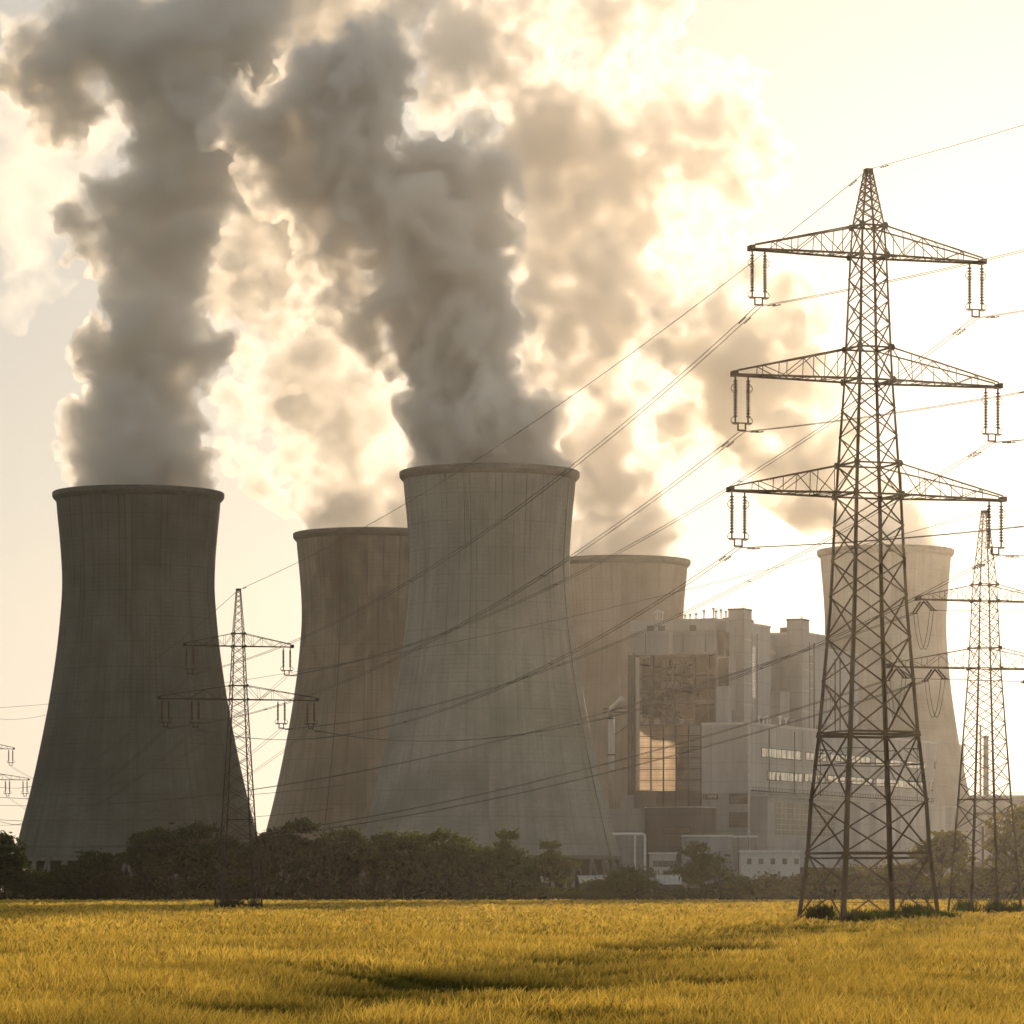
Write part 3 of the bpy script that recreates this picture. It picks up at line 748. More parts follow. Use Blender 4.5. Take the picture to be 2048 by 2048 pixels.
# recessed bays between the units
t = site('recessed_bay', 51.2, 20, label='dark recessed bay with ducts between the middle block and the right stair tower', cat='industrial building')
m = MB(); bx(m, 0, 28, 0, 24, 80, 99.3); m.build('upper_wall', M['clad'], t)
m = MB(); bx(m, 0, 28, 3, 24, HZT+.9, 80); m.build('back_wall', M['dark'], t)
m = MB(); bx(m, 12, 16, -.3, 0, 82, 92); m.build('louvre', M['clad_dark'], t)
m = MB(); bx(m, 16, 26, -7, 1, HZT+.9, 78); m.build('lower_hut', M['clad_blue'], t)
m = MB(); m.tube([(14, -1, HZT+1), (14, -1, 90), (17, -1, 93), (24, -1, 93)], 1.0, 10); m.tube([(20, -1.2, 79), (20, -1.2, 91)], .5, 8); m.build('duct', M['pipe'], t)

# --- low hall in front left, canopy, pipe bridge, sheds
lh = site('low_hall', -14, 0, label='plain dark grey low hall right of the tallest cooling tower base', cat='industrial building')
c0, c1 = b_at(1403, -14), b_at(1222, -14); cm = b_at(1290, -14)
zl = z_at(1615, -14, c0)
m = MB(); bx(m, 0, 19, c0, cm, 0, zl); m.build('wall', M['clad_dark'], lh)
m = MB(); bx(m, -3, 16, cm+.05, c1, 0, zl-.3); m.build('wall', M['clad'], lh)
m = MB(); bx(m, -.2, 19, c0, cm, zl, zl+.4); m.build('roof_edge', M['clad_light'], lh)
q0, q1 = b_at(1380, -14), b_at(1329, -14)
face_window(lh, q0, q1, 0, z_at(1666, -14, q0), z_at(1655, -14, q0), 8, 1, M['glass_dark'])
m = MB(); bx(m, 6, 14, b_at(1273, -8), b_at(1240, -8), zl, zl+5); m.build('roof_hut', M['clad'], lh)
m = MB(); bx(m, 3, 12, b_at(1300, -8), b_at(1274, -8), zl, zl+6.5); m.build('roof_hut', M['clad_dark'], lh)

vp = site('vent_pipe', -10, 0, label='tall pale vertical pipe with an angled elbow, left of the boiler house', cat='pipe')
pb = b_at(1223, -10); zz = z_at(1432, -10, pb); za = z_at(1404, -10, pb)
m = MB(); m.tube([(0, pb, zl-.5), (0, pb, zz)], 1.15, 14); m.build('riser', M['pipe'], vp, smooth=True)
m = MB(); m.tube([(0, pb, zz-.4), (-.2, pb+.3, zz+1.2), (-.6, pb-.6, zz+2.6), (-1.2, pb-3, zz+4.2), (-1.6, pb-5.2, za+1)], 1.3, 14); m.build('elbow', M['pipe'], vp, smooth=True)
m = MB(); m.lathe([(1.2, -.2), (1.5, -.2), (1.5, .2), (1.2, .2)], 14, (0, pb, zz-1)); m.lathe([(1.2, -.2), (1.5, -.2), (1.5, .2), (1.2, .2)], 14, (0, pb, 52)); m.build('flange', M['steel'], vp)
pr = site('pipe_bridge', -6, 0, label='thin pipe rack joining the elbow pipe to the boiler frame', cat='pipe rack')
m = MB()
for dz in (0, 1.6): m.tube([(0, b_at(1206, -6), zz+1.6+dz*.8), (0, b_at(1262, -6), zz+1.6+dz*.8)], .28, 6)
m.tube([(0, b_at(1225, -6), zz-7), (0, b_at(1240, -6), zz-5.5), (0, b_at(1262, -6), zz-2)], .2, 6); m.build('pipe', M['steel'], pr)

def simple_building(name, x0, x1, y0, y1, D, dep, wall, roof, label, cat='building', extra=None):
    p = W((x0+x1)/2, HZ, D); p.z = 0
    t = empty(name, p, 0, label=label, cat=cat); hw = (x1-x0)/F*D/2; zt_ = CH+(HZ-y0)/F*D; z0_ = CH+(HZ-y1)/F*D
    if z0_ < 1.5: z0_ = 0
    m = MB(); m.box((-hw, 0, z0_), (hw, dep, zt_)); m.build('wall', M[wall], t)
    m = MB(); m.box((-hw-.4, -.5, zt_), (hw+.4, dep+.4, zt_+.55)); m.build('roof', M[roof], t)
    if extra: extra(t, hw, zt_, z0_, D)
    return t
def canopy_extra(t, hw, zt_, z0_, D):
    m = MB(); m.box((hw+.4, -1, zt_-.3), (hw+9.0, 8, zt_+.25)); m.build('canopy', M['white'], t)
    for x in (hw+2.2, hw+5.8, hw+8.3):
        m = MB(); m.bar((x, 0, 0), (x, 0, zt_-.3), .45); m.build('post', M['tank'], t)
simple_building('plant_shed', 1366, 1464, 1673, 1790, 1390, 14, 'clad_blue', 'white', 'blue grey shed with a thin white roof that runs on as a canopy', 'shed', canopy_extra)
def white_extra(t, hw, zt_, z0_, D):
    for k in range(5):
        x = -hw*.8+k*hw*.4; m = MB(); m.box((x, -.15, zt_-4.2), (x+1.6, -.02, zt_-2.2)); m.build('window', M['glass_dark'], t)
simple_building('white_office', 1482, 1600, 1704, 1790, 1370, 12, 'white_dirty', 'white', 'low white office building behind bushes, left of the large pylon', 'building', white_extra)
simple_building('site_cabin', 1300, 1352, 1708, 1790, 1300, 8, 'clad_light', 'white_dirty', 'small pale site cabin in the gap between two dark bushes', 'cabin', white_extra)
# white pipe portal
pp = empty('pipe_portal', W(1262, HZ, 1340) - Vector((0, 0, CH)), 0, label='white pipe portal on two posts against the low hall', cat='pipe')
x = lambda q: (q-1262)/F*1340
zp = CH+(HZ-1668)/F*1340
m = MB(); m.tube([(x(1225), 0, zp), (x(1286), 0, zp), (x(1289), 0, zp-.3), (x(1290), 0, zp-1), (x(1290), 0, 0)], .42, 8); m.build('pipe', M['white'], pp)
m = MB(); m.tube([(x(1270), 0, 0), (x(1270), 0, zp-.4)], .3, 8); m.build('post', M['white'], pp)

# far right: conveyor building, long low hall, slim stacks
def far_extra(t, hw, zt_, z0_, D):
    m = MB()
    for k in range(24): xx = -hw+k*hw/12; m.bar((xx, -.2, zt_+.5), (xx, -.2, zt_+1.7), .12)
    m.bar((-hw, -.2, zt_+1.7), (hw, -.2, zt_+1.7), .12); m.build('railing', M['steel'], t)
simple_building('coal_store', 1926, 2075, 1593, 1790, 1760, 40, 'clad', 'clad_light', 'long low grey building behind the smaller lattice pylon at right edge', 'industrial building', far_extra)
def house_extra(t, hw, zt_, z0_, D):
    m = MB(); m.box((-hw*.55, -.3, zt_-8), (hw*.55, -.02, zt_-3.6)); m.build('window', M['glass_dark'], t)
    m = MB(); m.box((-hw-3, -1, zt_-.4), (hw+3, -.1, zt_+.6)); m.build('ledge', M['clad_dark'], t)
    m = MB()
    for s in (-1, 1): m.bar((s*hw*.8, 1, 0), (s*hw*.8, 1, z0_), .8)
    m.build('post', M['steel'], t)
simple_building('transfer_house', 1963, 1996, 1628, 1652, 1500, 8, 'white_dirty', 'clad_dark', 'small pale house on posts seen through the middle of the smaller right pylon', 'building', house_extra)
def stack(px, D, ytop, r, label):
    t = empty('slim_chimney', W(px, HZ, D) - Vector((0, 0, CH)), 0, label=label, cat='chimney', group='slim chimneys behind the smaller right pylon')
    H = CH+(HZ-ytop)/F*D; m = MB(); m.lathe([(r*1.15, 0), (r, H*.5), (r*.92, H)], 20); m.build('shaft', M['concrete'], t, smooth=False)
    m = MB(); m.lathe([(r*.95, H-.8), (r*1.3, H-.8), (r*1.3, H-.2), (r*.95, H-.2)], 20, close=True); m.lathe([(r, H*.8), (r*1.6, H*.8), (r*1.6, H*.8+.4), (r, H*.8+.4)], 20, close=True); m.build('platform', M['steel'], t)
stack(1972, 1900, 1472, 1.35, 'thicker slim chimney seen between the legs of the smaller right pylon')
stack(1961, 2000, 1450, .55, 'thinnest mast-like chimney just left of the thicker slim one')

# ------------------------------------------------------------------ lattice pylons
def side_fn(levels):
    zs = [l[0] for l in levels]; ss = [l[1] for l in levels]
    return lambda z: float(np.interp(z, zs, ss))

def pylon(name, loc, rz, levels, panels, arms, apex, base_w, mat, ins_len, suspension=True, **k):
    """lattice mast; levels = (z, side), panels = node heights, arms = (z_bottom, z_top, half length, [insulator offsets])"""
    t = empty(name, loc, rz, **k); S = side_fn(levels); z_top = levels[-1][0]
    def corner(i, z):
        h = S(z)/2; return Vector(((-h, -h), (h, -h), (h, h), (-h, h))[i] + (z,))
    cs = [(-1,-1),(1,-1),(1,1),(-1,1)]
    for i in range(4):
        lg = MB(); zz = sorted(set([0] + [l[0] for l in levels]))
        for q in range(len(zz)-1):
            w0 = base_w*(1-.62*zz[q]/z_top); w1 = base_w*(1-.62*zz[q+1]/z_top)
            lg.angle(corner(i, zz[q]), corner(i, zz[q+1]), w0, (-cs[i][0], -cs[i][1], 0), w1)
        lg.box((corner(i, 0).x-.45, corner(i, 0).y-.45, -.1), (corner(i, 0).x+.45, corner(i, 0).y+.45, .35))
        lg.build('leg', mat, t)
    br = MB()
    for q in range(len(panels)-1):
        z0, z1 = panels[q], panels[q+1]; w = base_w*(.30 if z0 < z_top*.3 else .30*(1-.25*z0/z_top))
        for i in range(4):
            j = (i+1) % 4; a0, a1, b0, b1 = corner(i, z0), corner(i, z1), corner(j, z0), corner(j, z1)
            br.bar(a0, b1, w); off = (Vector((0, 0, 0)) - (a0+b1)/2); off.z = 0; off = off.normalized()*w*1.1
            br.bar(b0+off, a1+off, w)
            if z1-z0 > base_w*12:        # big panels: secondary bracing
                s0, s1 = S(z0), S(z1); tt = s0/(s0+s1); zc = z0+(z1-z0)*tt
                c = a0.lerp(b1, tt); br.bar(corner(i, zc), c, w*.7); br.bar(c, corner(j, zc), w*.7)
                for (e, f_, zz_) in ((a0.lerp(b1, tt/2), i, z0+(zc-z0)/2), (b0.lerp(a1, tt/2), j, z0+(zc-z0)/2), (a1.lerp(b0, (1-tt)/2), i, z1-(z1-zc)/2), (b1.lerp(a0, (1-tt)/2), j, z1-(z1-zc)/2)):
                    br.bar(e, corner(f_, zz_), w*.55); br.bar(e, corner(f_, zc), w*.5)
    for zd, ww in BELTS.get(name, []):
        for i in range(4): br.bar(corner(i, zd), corner((i+1) % 4, zd), base_w*ww)
    br.build('bracing', mat, t)
    # earth wire peak
    pk = MB(); zp0 = arms[0][1]; 
    hp = S(zp0)/2; tip = .28
    zs = [zp0 + (apex-zp0)*f for f in (0, .2, .38, .54, .68, .8, .9, 1)]
    hs = [hp + (tip-hp)*(z-zp0)/(apex-zp0) for z in zs]
    for i in range(4):
        pk.angle((cs[i][0]*hp, cs[i][1]*hp, zp0), (cs[i][0]*tip, cs[i][1]*tip, apex), base_w*.38, (-cs[i][0], -cs[i][1], 0), base_w*.3)
    for q in range(len(zs)-1):
        for i in range(4):
            j = (i+1) % 4
            A = Vector((cs[i][0]*hs[q], cs[i][1]*hs[q], zs[q])); B = Vector((cs[j][0]*hs[q+1], cs[j][1]*hs[q+1], zs[q+1]))
            A2 = Vector((cs[j][0]*hs[q], cs[j][1]*hs[q], zs[q])); B2 = Vector((cs[i][0]*hs[q+1], cs[i][1]*hs[q+1], zs[q+1]))
            pk.bar(A, B, base_w*.2); pk.bar(A2, B2, base_w*.2)
    pk.box((-tip*1.05, -tip*1.05, apex-.1), (tip*1.05, tip*1.05, apex+.15)); pk.build('peak', mat, t)
    for (zb_, zt_, half, offs) in arms:
        hb, ht = S(zb_)/2, S(zt_)/2
        for sx in (-1, 1):
            ar = MB(); n = 6; tipw = .35
            def bot(f, sy): return Vector((sx*(hb+(half-hb)*f), sy*(hb*(1-f)+tipw*f), zb_))
            def top(f, sy): return Vector((sx*(ht+(half-ht)*f), sy*(ht*(1-f)+tipw*f), zt_+(zb_+.35-zt_)*f))
            w = base_w*.48
            for sy in (-1, 1):
                ar.bar(bot(0, sy), bot(1, sy), w, w*.9); ar.bar(top(0, sy), top(1, sy), w*.62)
                ff = [0, .18, .38, .6, .8, 1]
                for q in range(1, 5):
                    ar.bar(bot(ff[q], sy), top(ff[q], sy), w*.3)
                for q in range(0, 4):
                    if q % 2 == 0: ar.bar(top(ff[q], sy), bot(ff[q+1], sy), w*.36)
                    else: ar.bar(bot(ff[q], sy), top(ff[q+1], sy), w*.36)
            ff = np.linspace(0, 1, 9)
            for q in range(8):
                ar.bar(bot(ff[q], -1 if q % 2 else 1), bot(ff[q+1], 1 if q % 2 else -1), w*.36); ar.bar(bot(ff[q], -1), bot(ff[q], 1), w*.3)
                if q % 2 == 0: ar.bar(top(ff[q], -1), top(ff[q+1], 1), w*.25)
            ar.box((min(sx*half, sx*(half+.35)), -tipw-.1, zb_-.12), (max(sx*half, sx*(half+.35)), tipw+.1, zb_+.3))
            ar.build('cross_arm', mat, t)
        # gusset plates where the arms meet the legs
        s = base_w*.75
        for z in (zb_, zt_):
            gp = MB()
            hh = S(z)/2
            for i in range(4):
                gp.add([(cs[i][0]*hh+dx, cs[i][1]*(hh+.03), z+dz) for dx, dz in ((-s*1.1,0),(-s*.6,s),(s*.6,s),(s*1.1,0),(s*.6,-s),(-s*.6,-s))] + [(cs[i][0]*hh+dx, cs[i][1]*(hh+.07), z+dz) for dx, dz in ((-s*1.1,0),(-s*.6,s),(s*.6,s),(s*1.1,0),(s*.6,-s),(-s*.6,-s))],
                       [(0,1,2,3,4,5),(11,10,9,8,7,6)] + [(q, (q+1)%6+0, (q+1)%6+6, q+6) for q in range(6)])
            for i in range(4): gp.bar(corner(i, z), corner((i+1) % 4, z), base_w*.4)
            gp.build('gusset', mat, t)
        for o in offs:
            z0 = zb_-.15
            if suspension:
                s_ = MB(); gap = .42*ins_len/3.3 + .12
                for d in (-gap, gap):
                    s_.tube([(o+d, 0, z0), (o+d, 0, z0-ins_len-.3)], .07, 6)
                    nn = 13
                    for q in range(nn):
                        zq = z0-.35-(ins_len-.35)*q/nn; s_.lathe([(.06, zq+.09), (INS_R, zq+.03), (INS_R*.9, zq-.04), (.06, zq-.06)], 8, (o+d, 0, 0))
                io = s_.build('insulator', M['insulator'], t)
                y_ = MB(); y_.bar((o-gap-.25, 0, z0-ins_len-.3), (o+gap+.25, 0, z0-ins_len-.3), .12, .10)
                y_.bar((o-gap*.6, 0, z0-ins_len-.35), (o-.32, 0, z0-ins_len-.85), .1); y_.bar((o+gap*.6, 0, z0-ins_len-.35), (o+.32, 0, z0-ins_len-.85), .1)
                y_.bar((o-.38, 0, z0-ins_len-.87), (o+.38, 0, z0-ins_len-.87), .12)
                for d in (-gap, gap):
                    for zr in (z0-ins_len+.1,) + ((z0-.7,) if ins_len > 3 else ()):
                        sg = -1 if d < 0 else 1; rg_ = MB(); rg_.tube([(o+d+sg*(.05+.33*math.sin(u)), 0, zr-.22+.33*math.cos(u)*.9) for u in np.linspace(-.1, 3.9, 9)], .035, 5)
                        rg_.build('corona_ring', mat, io)
                y_.build('yoke', mat, io)
            else:                       # dead-end strings along the line, with a hanging jumper loop
                for sy in (-1, 1):
                    s_ = MB()
                    p0 = Vector((o, sy*.3, z0)); p1 = Vector((o, sy*(.3+ins_len), z0-1.05))
                    for d in (-.16, .16):
                        e = Vector((d, 0, 0)); s_.bar(p0+e, p1+e, .05)
                        for q in range(14):
                            c = p0.lerp(p1, .1+.85*q/14)+e; s_.lathe([(.03, c.z+.09), (.12, c.z), (.03, c.z-.09)], 6, (c.x, c.y, 0))
                    s_.bar(p1-Vector((.35,0,0)), p1+Vector((.35,0,0)), .12)
                    s_.build('insulator', M['insulator'], t)
                j = MB(); L = .3+ins_len*.8
                for d in (-.2, .2):
                    j.tube([(o+d, -L+2*L*u, z0-1.1-3.6*math.sin(math.pi*u)**.8) for u in np.linspace(0, 1, 15)], .024, 5)
                j.build('jumper', M['wire'], t)
    return t

INS_R = .20
BELTS = {'large_pylon': [(5.2, .3), (15.0, .55), (5.6, .45), (15.25, .4)], 'lattice_pylon': [(4.6, .4), (11.5, .35)]}
PZ = lambda y: (1846-y)*.04
big_levels = [(0, 8.7), (PZ(1705), 7.55), (PZ(1604), 7.15), (PZ(1468), 6.15), (PZ(1210), 4.75), (PZ(991), 4.04), (PZ(762), 3.0), (PZ(512), 2.25), (PZ(453), 2.0)]
big_panels = [PZ(y) for y in (1840, 1705, 1600, 1468, 1361, 1275, 1191, 1120, 1053, 991, 930, 873, 818, 762, 697, 650, 603, 557, 512, 453)]
BIG = Vector((28.5, 320, 0)); BIG_R = R_(20.0)
pylon('large_pylon', BIG, BIG_R, big_levels, big_panels,
      [(PZ(512), PZ(453), 10.0, [-9.55, 9.55]), (PZ(762), PZ(697), 11.45, [-11.0, 11.0]), (PZ(991), PZ(929), 11.8, [-11.3, 11.3])],
      PZ(341), .36, M['lattice'], 3.35, label='largest steel lattice pylon with three pairs of cross arms, foreground right', cat='pylon')
small_levels = [(0, 5.3), (11.5, 3.7), (26.6, 2.05), (33.3, 1.45), (34.9, 1.35)]
small_panels = [0, 3.4, 6.2, 8.9, 11.5, 13.7, 15.7, 17.6, 19.4, 21.1, 22.7, 24.2, 25.5, 26.6, 28.3, 29.7, 31.0, 32.2, 33.3, 34.9]
small_arms = [(33.3, 34.9, 6.7, [-6.2, 6.2]), (26.6, 28.35, 9.9, [-9.3, -5.5, 5.5, 9.3])]
LP = Vector((-34.4, 503, 0)); LP_R = R_(15.0)
INS_R = .15
pylon('lattice_pylon', LP, LP_R, small_levels, small_panels, small_arms, 40.4, .23, M['lattice_far'], 2.5,
      label='lattice pylon with two cross arms in front of the olive tower at left', cat='pylon', group='smaller two-arm lattice pylons')
P3 = Vector((-115, 868, 0)); P3_R = R_(12)
pylon('lattice_pylon', P3, P3_R, small_levels, small_panels, small_arms, 40.4, .26, M['lattice_far'], 2.5,
      label='distant lattice pylon cut off by the left edge, only its right arms showing', cat='pylon', group='smaller two-arm lattice pylons')
RP = Vector((46.2, 391, 0)); RP_R = R_(18)
rp_arms = [(30.9, 32.5, 6.9, [-6.5, 6.5]), (24.3, 26.3, 9.9, [-9.4, -5.3, 5.3, 9.4])]
rp_levels = [(0, 5.6), (11.5, 4.0), (24.3, 2.45), (30.9, 1.95), (32.5, 1.85)]
rp_panels = [0, 3.2, 6.0, 8.6, 11.0, 13.2, 15.2, 17.1, 18.9, 20.6, 22.2, 23.3, 24.3, 26.3, 27.6, 28.8, 29.9, 30.9, 32.5]
pylon('lattice_pylon', RP, RP_R, rp_levels, rp_panels, rp_arms, 39.6, .24, M['lattice'], 2.0, suspension=False,
      label='smaller lattice pylon at right edge with hanging jumper loops under its arms', cat='pylon', group='smaller two-arm lattice pylons')

# ------------------------------------------------------------------ conductors
def at_pylon(P, rz, x, z, y=0): return P + Vector((math.cos(rz)*x - math.sin(rz)*y, math.sin(rz)*x + math.cos(rz)*y, z))
def line(p, q, sag, label, twin=.22, r=.022, n=40, group='overhead conductors', spacers=3, damp=True):
    p = Vector(p); q = Vector(q); d = (q-p); hdir = Vector((d.x, d.y, 0)).normalized(); side = Vector((hdir.y, -hdir.x, 0))
    def pt(u): 
        v = p.lerp(q, u); v.z -= 4*sag*u*(1-u); return v
    L = d.length
    t = empty('power_line', p, 0, label=label, cat='power line', group=group)
    offs = (-twin, twin) if twin else (0,)
    for o in offs:
        m = MB(); pts = [pt(u)+side*o-p for u in np.linspace(0, 1, n)]
        m.tube(pts, r, 5); m.build('wire', M['wire'], t)
        if damp:
            for u in (2.6/L, 3.4/L, 1-2.6/L, 1-3.4/L):
                c = pt(u)+side*o-p; w_ = MB(); dd = (pt(u+.2/L)-pt(u-.2/L)).normalized()
                w_.bar(c-dd*.22-Vector((0,0,.12)), c+dd*.22-Vector((0,0,.12)), .03); w_.tube([c-dd*.28-Vector((0,0,.12)), c-dd*.14-Vector((0,0,.12))], .06, 6); w_.tube([c+dd*.14-Vector((0,0,.12)), c+dd*.28-Vector((0,0,.12))], .06, 6)
                w_.bar(c, c-Vector((0,0,.12)), .03); w_.build('damper', M['wire'], t)
    if twin and spacers:
        for k in range(1, spacers+1):
            c = pt(k/(spacers+1.0))-p; w_ = MB(); w_.bar(c-side*(twin+.04), c+side*(twin+.04), .07); w_.build('spacer', M['wire'], t)
    return t
bi = 3.35+1.15; si = 2.5+1.15
BA = {'tl': (-9.55, PZ(512)), 'tr': (9.55, PZ(512)), 'ml': (-11.0, PZ(762)), 'mr': (11.0, PZ(762)), 'll': (-11.3, PZ(991)), 'lr': (11.3, PZ(991))}
SA = {'tl': (-6.2, 33.3), 'tr': (6.2, 33.3), 'ml': (-9.3, 26.6), 'll': (-5.5, 26.6), 'mr': (5.5, 26.6), 'lr': (9.3, 26.6)}
nm = {'tl': 'top left', 'tr': 'top right', 'ml': 'middle left', 'mr': 'middle right', 'll': 'bottom left', 'lr': 'bottom right'}
sm = {'tl': 'upper left', 'tr': 'upper right', 'ml': 'outermost left', 'll': 'inner left', 'mr': 'inner right', 'lr': 'outermost right'}
VIRT = BIG + Vector((66, -178, 0))
for k in BA:
    a = at_pylon(BIG, BIG_R, BA[k][0], BA[k][1]-bi); b = at_pylon(LP, LP_R, SA[k][0], SA[k][1]-si)
    line(a, b, 5.0 if k[0] != 'l' else 6.5, 'twin conductor sagging left from the %s arm of the large pylon' % nm[k], r=.028)
    v = at_pylon(VIRT, BIG_R, BA[k][0], BA[k][1]-bi)
    line(a, v, 3.2, 'twin conductor leaving the %s arm of the large pylon towards the right' % nm[k], r=.024)
    c = at_pylon(P3, P3_R, SA[k][0], SA[k][1]-si)
    line(b, c, 9.0, 'twin conductor running left from the %s insulator of the left pylon' % sm[k], r=.022, damp=False)
ap_ = at_pylon(BIG, BIG_R, 0, PZ(341)+.1)
line(ap_, at_pylon(LP, LP_R, 0, 40.4), 3.0, 'thin earth wire from the tip of the large pylon down to the left pylon tip', twin=0, r=.03)
line(ap_, at_pylon(VIRT, BIG_R, 0, PZ(341)), 2.5, 'thin earth wire from the tip of the large pylon out to the right', twin=0, r=.025)
line(at_pylon(LP, LP_R, 0, 40.4), at_pylon(P3, P3_R, 0, 40.4), 6, 'thin earth wire behind the olive tower side of the left pylon tip', twin=0, r=.03, damp=False)
# the second route: through the smaller right pylon
P4 = Vector((-150, 820, 0)); P5 = RP + Vector((95, -170, 0))
for i, (x_, z_) in enumerate([(-6.5, 30.9), (6.5, 30.9), (-9.4, 24.3), (-5.3, 24.3), (5.3, 24.3), (9.4, 24.3)]):
    nmx = ['upper left', 'upper right', 'outermost lower left', 'inner lower left', 'inner lower right', 'outermost lower right'][i]
    a = at_pylon(RP, RP_R, x_, z_-1.2, 2.3); a2 = at_pylon(RP, RP_R, x_, z_-1.2, -2.3)
    if i in (0, 2, 3): line(a, at_pylon(P4, RP_R, x_, z_-2), 13.5, 'conductor running far left from the %s string of the right edge pylon' % nmx, r=.03, damp=False, group='conductors of the farther line')
    line(a2, at_pylon(P5, RP_R, x_, z_+1), 4, 'conductor leaving rightwards from the %s string of the right edge pylon' % nmx, r=.02, damp=False, group='conductors of the farther line')
line(at_pylon(RP, RP_R, 0, 39.6), at_pylon(P4, RP_R, 0, 40), 7, 'thin earth wire running left from the tip of the right edge pylon', twin=0, r=.028, damp=False, group='conductors of the farther line')
line(at_pylon(RP, RP_R, 0, 39.6), at_pylon(P5, RP_R, 0, 41), 3, 'thin earth wire running right from the tip of the right edge pylon', twin=0, r=.018, damp=False, group='conductors of the farther line')
# distant horizontal lines seen in the gaps beside the olive tower
for i, y in enumerate((1577, 1622)):
    p = W(-260, y-6, 1500); q = W(700, y-9, 1560)
    line(p, q, 6, 'faint distant wire low in the gap beside the olive tower, %s of two' % ('higher', 'lower')[i], twin=0, r=.09, damp=False, group='faint distant wires', n=24)

# ------------------------------------------------------------------ trees and bushes
def leaves(pts, nrm, size, rs, per=1):
    """small leaf-clump faces: (n,3) positions -> triangles pairs (folded quads)"""
    n = len(pts)
    a = rs.normal(size=(n, 3)); a /= np.linalg.norm(a, axis=1)[:, None]
    b = rs.normal(size=(n, 3)); b -= (a*b).sum(1)[:, None]*a; b /= np.linalg.norm(b, axis=1)[:, None]
    s = size*(.55+.9*rs.random(n))[:, None]
    v = np.stack([pts-a*s, pts-b*s*.45, pts+a*s, pts+b*s*.45+np.cross(a, b)*s*.25], 1).reshape(-1, 3)
    f = np.arange(4*n).reshape(n, 4)
    return v, f

def crown_mesh(kind, seed, n=3800):
    """leaf clumps gathered on lobes; unit height 1, foot at 0"""
    rs = np.random.RandomState(seed); P = []
    if kind == 'bush': cz, rx, rz, lobes = .42, .62, .42, 13
    elif kind == 'tall': cz, rx, rz, lobes = .60, .27, .40, 17
    elif kind == 'cypress': cz, rx, rz, lobes = .55, .16, .45, 14
    else: cz, rx, rz, lobes = .58, .42, .42, 20
    C = []
    for i in range(lobes):
        v = rs.normal(size=3); v /= np.linalg.norm(v); q = rs.random()**.45
        C.append((v[0]*rx*q*.8, v[1]*rx*q*.8, cz+v[2]*rz*q*.82, rs.uniform(.10, .2)*(rx/.42)**.4))
    per = n//lobes
    for (x, y, z, r) in C:
        # twigs in each lobe
        tw = rs.normal(size=(9, 3)); tw /= np.linalg.norm(tw, axis=1)[:, None]; tw[:, 2] = np.abs(tw[:, 2])*.9-.15
        k = rs.randint(0, 9, per); u = rs.random(per)**.5
        p = tw[k]*u[:, None]*r*1.25 + rs.normal(size=(per, 3))*r*.22
        P.append(np.array([x, y, z])+p*np.array([1, 1, .85]))
    P = np.concatenate(P); P = P[P[:, 2] > .02]
    return P, C, rs

TREE_LIB = {}
def tree(px, D, hpx, kind, matn, label, seed, wide=1.0, sink=0.0, variant=0, group='trees and bushes along the field edge'):
    """hpx = y row of the top"""
    H = CH + (HZ-hpx)/F*D; key = (kind, variant, matn)
    loc = ((px-1024)/F*D, D, 0); rz = random.Random(seed).uniform(0, 6.28)
    t = empty('bush' if kind == 'bush' else 'tree', loc, rz, label=label, cat='bush' if kind == 'bush' else 'tree', group=group)
    t.scale = (H*wide, H*wide, H)
    if key not in TREE_LIB:
        P, C, rs = crown_mesh(kind, 100+variant*7+len(kind), 5200 if kind != 'bush' else 4200)
        v, f = leaves(P, None, .030, rs)
        cr = mesh_np('crown', v, f, M[matn])
        tk = MB(); tr_ = .018 if kind != 'bush' else .012
        bend = [Vector((0, 0, 0)), Vector((.006, .004, .18)), Vector((-.008, .01, .36)), Vector((.004, -.006, .58))]
        tk.tube(bend, tr_, 8, r2=tr_*.45)
        lm = MB()
        for (x, y, z, r) in C:
            z0 = min(max(.1, z*.55), .5); s0 = Vector((0, 0, z0)); e = Vector((x, y, z)); mid = s0.lerp(e, .5)+Vector((0, 0, .03))
            lm.tube([s0, mid, e], tr_*.38, 5, r2=tr_*.12)
        a = tk.build('trunk', M['bark']); b = lm.build('limbs', M['bark']); TREE_LIB[key] = (a.data, b.data, cr)
        bpy.data.objects.remove(a); bpy.data.objects.remove(b)
    a, b, c = TREE_LIB[key]
    mesh_ob('trunk', a, t); mesh_ob('limbs', b, t); mesh_ob('crown', c, t)
    return t

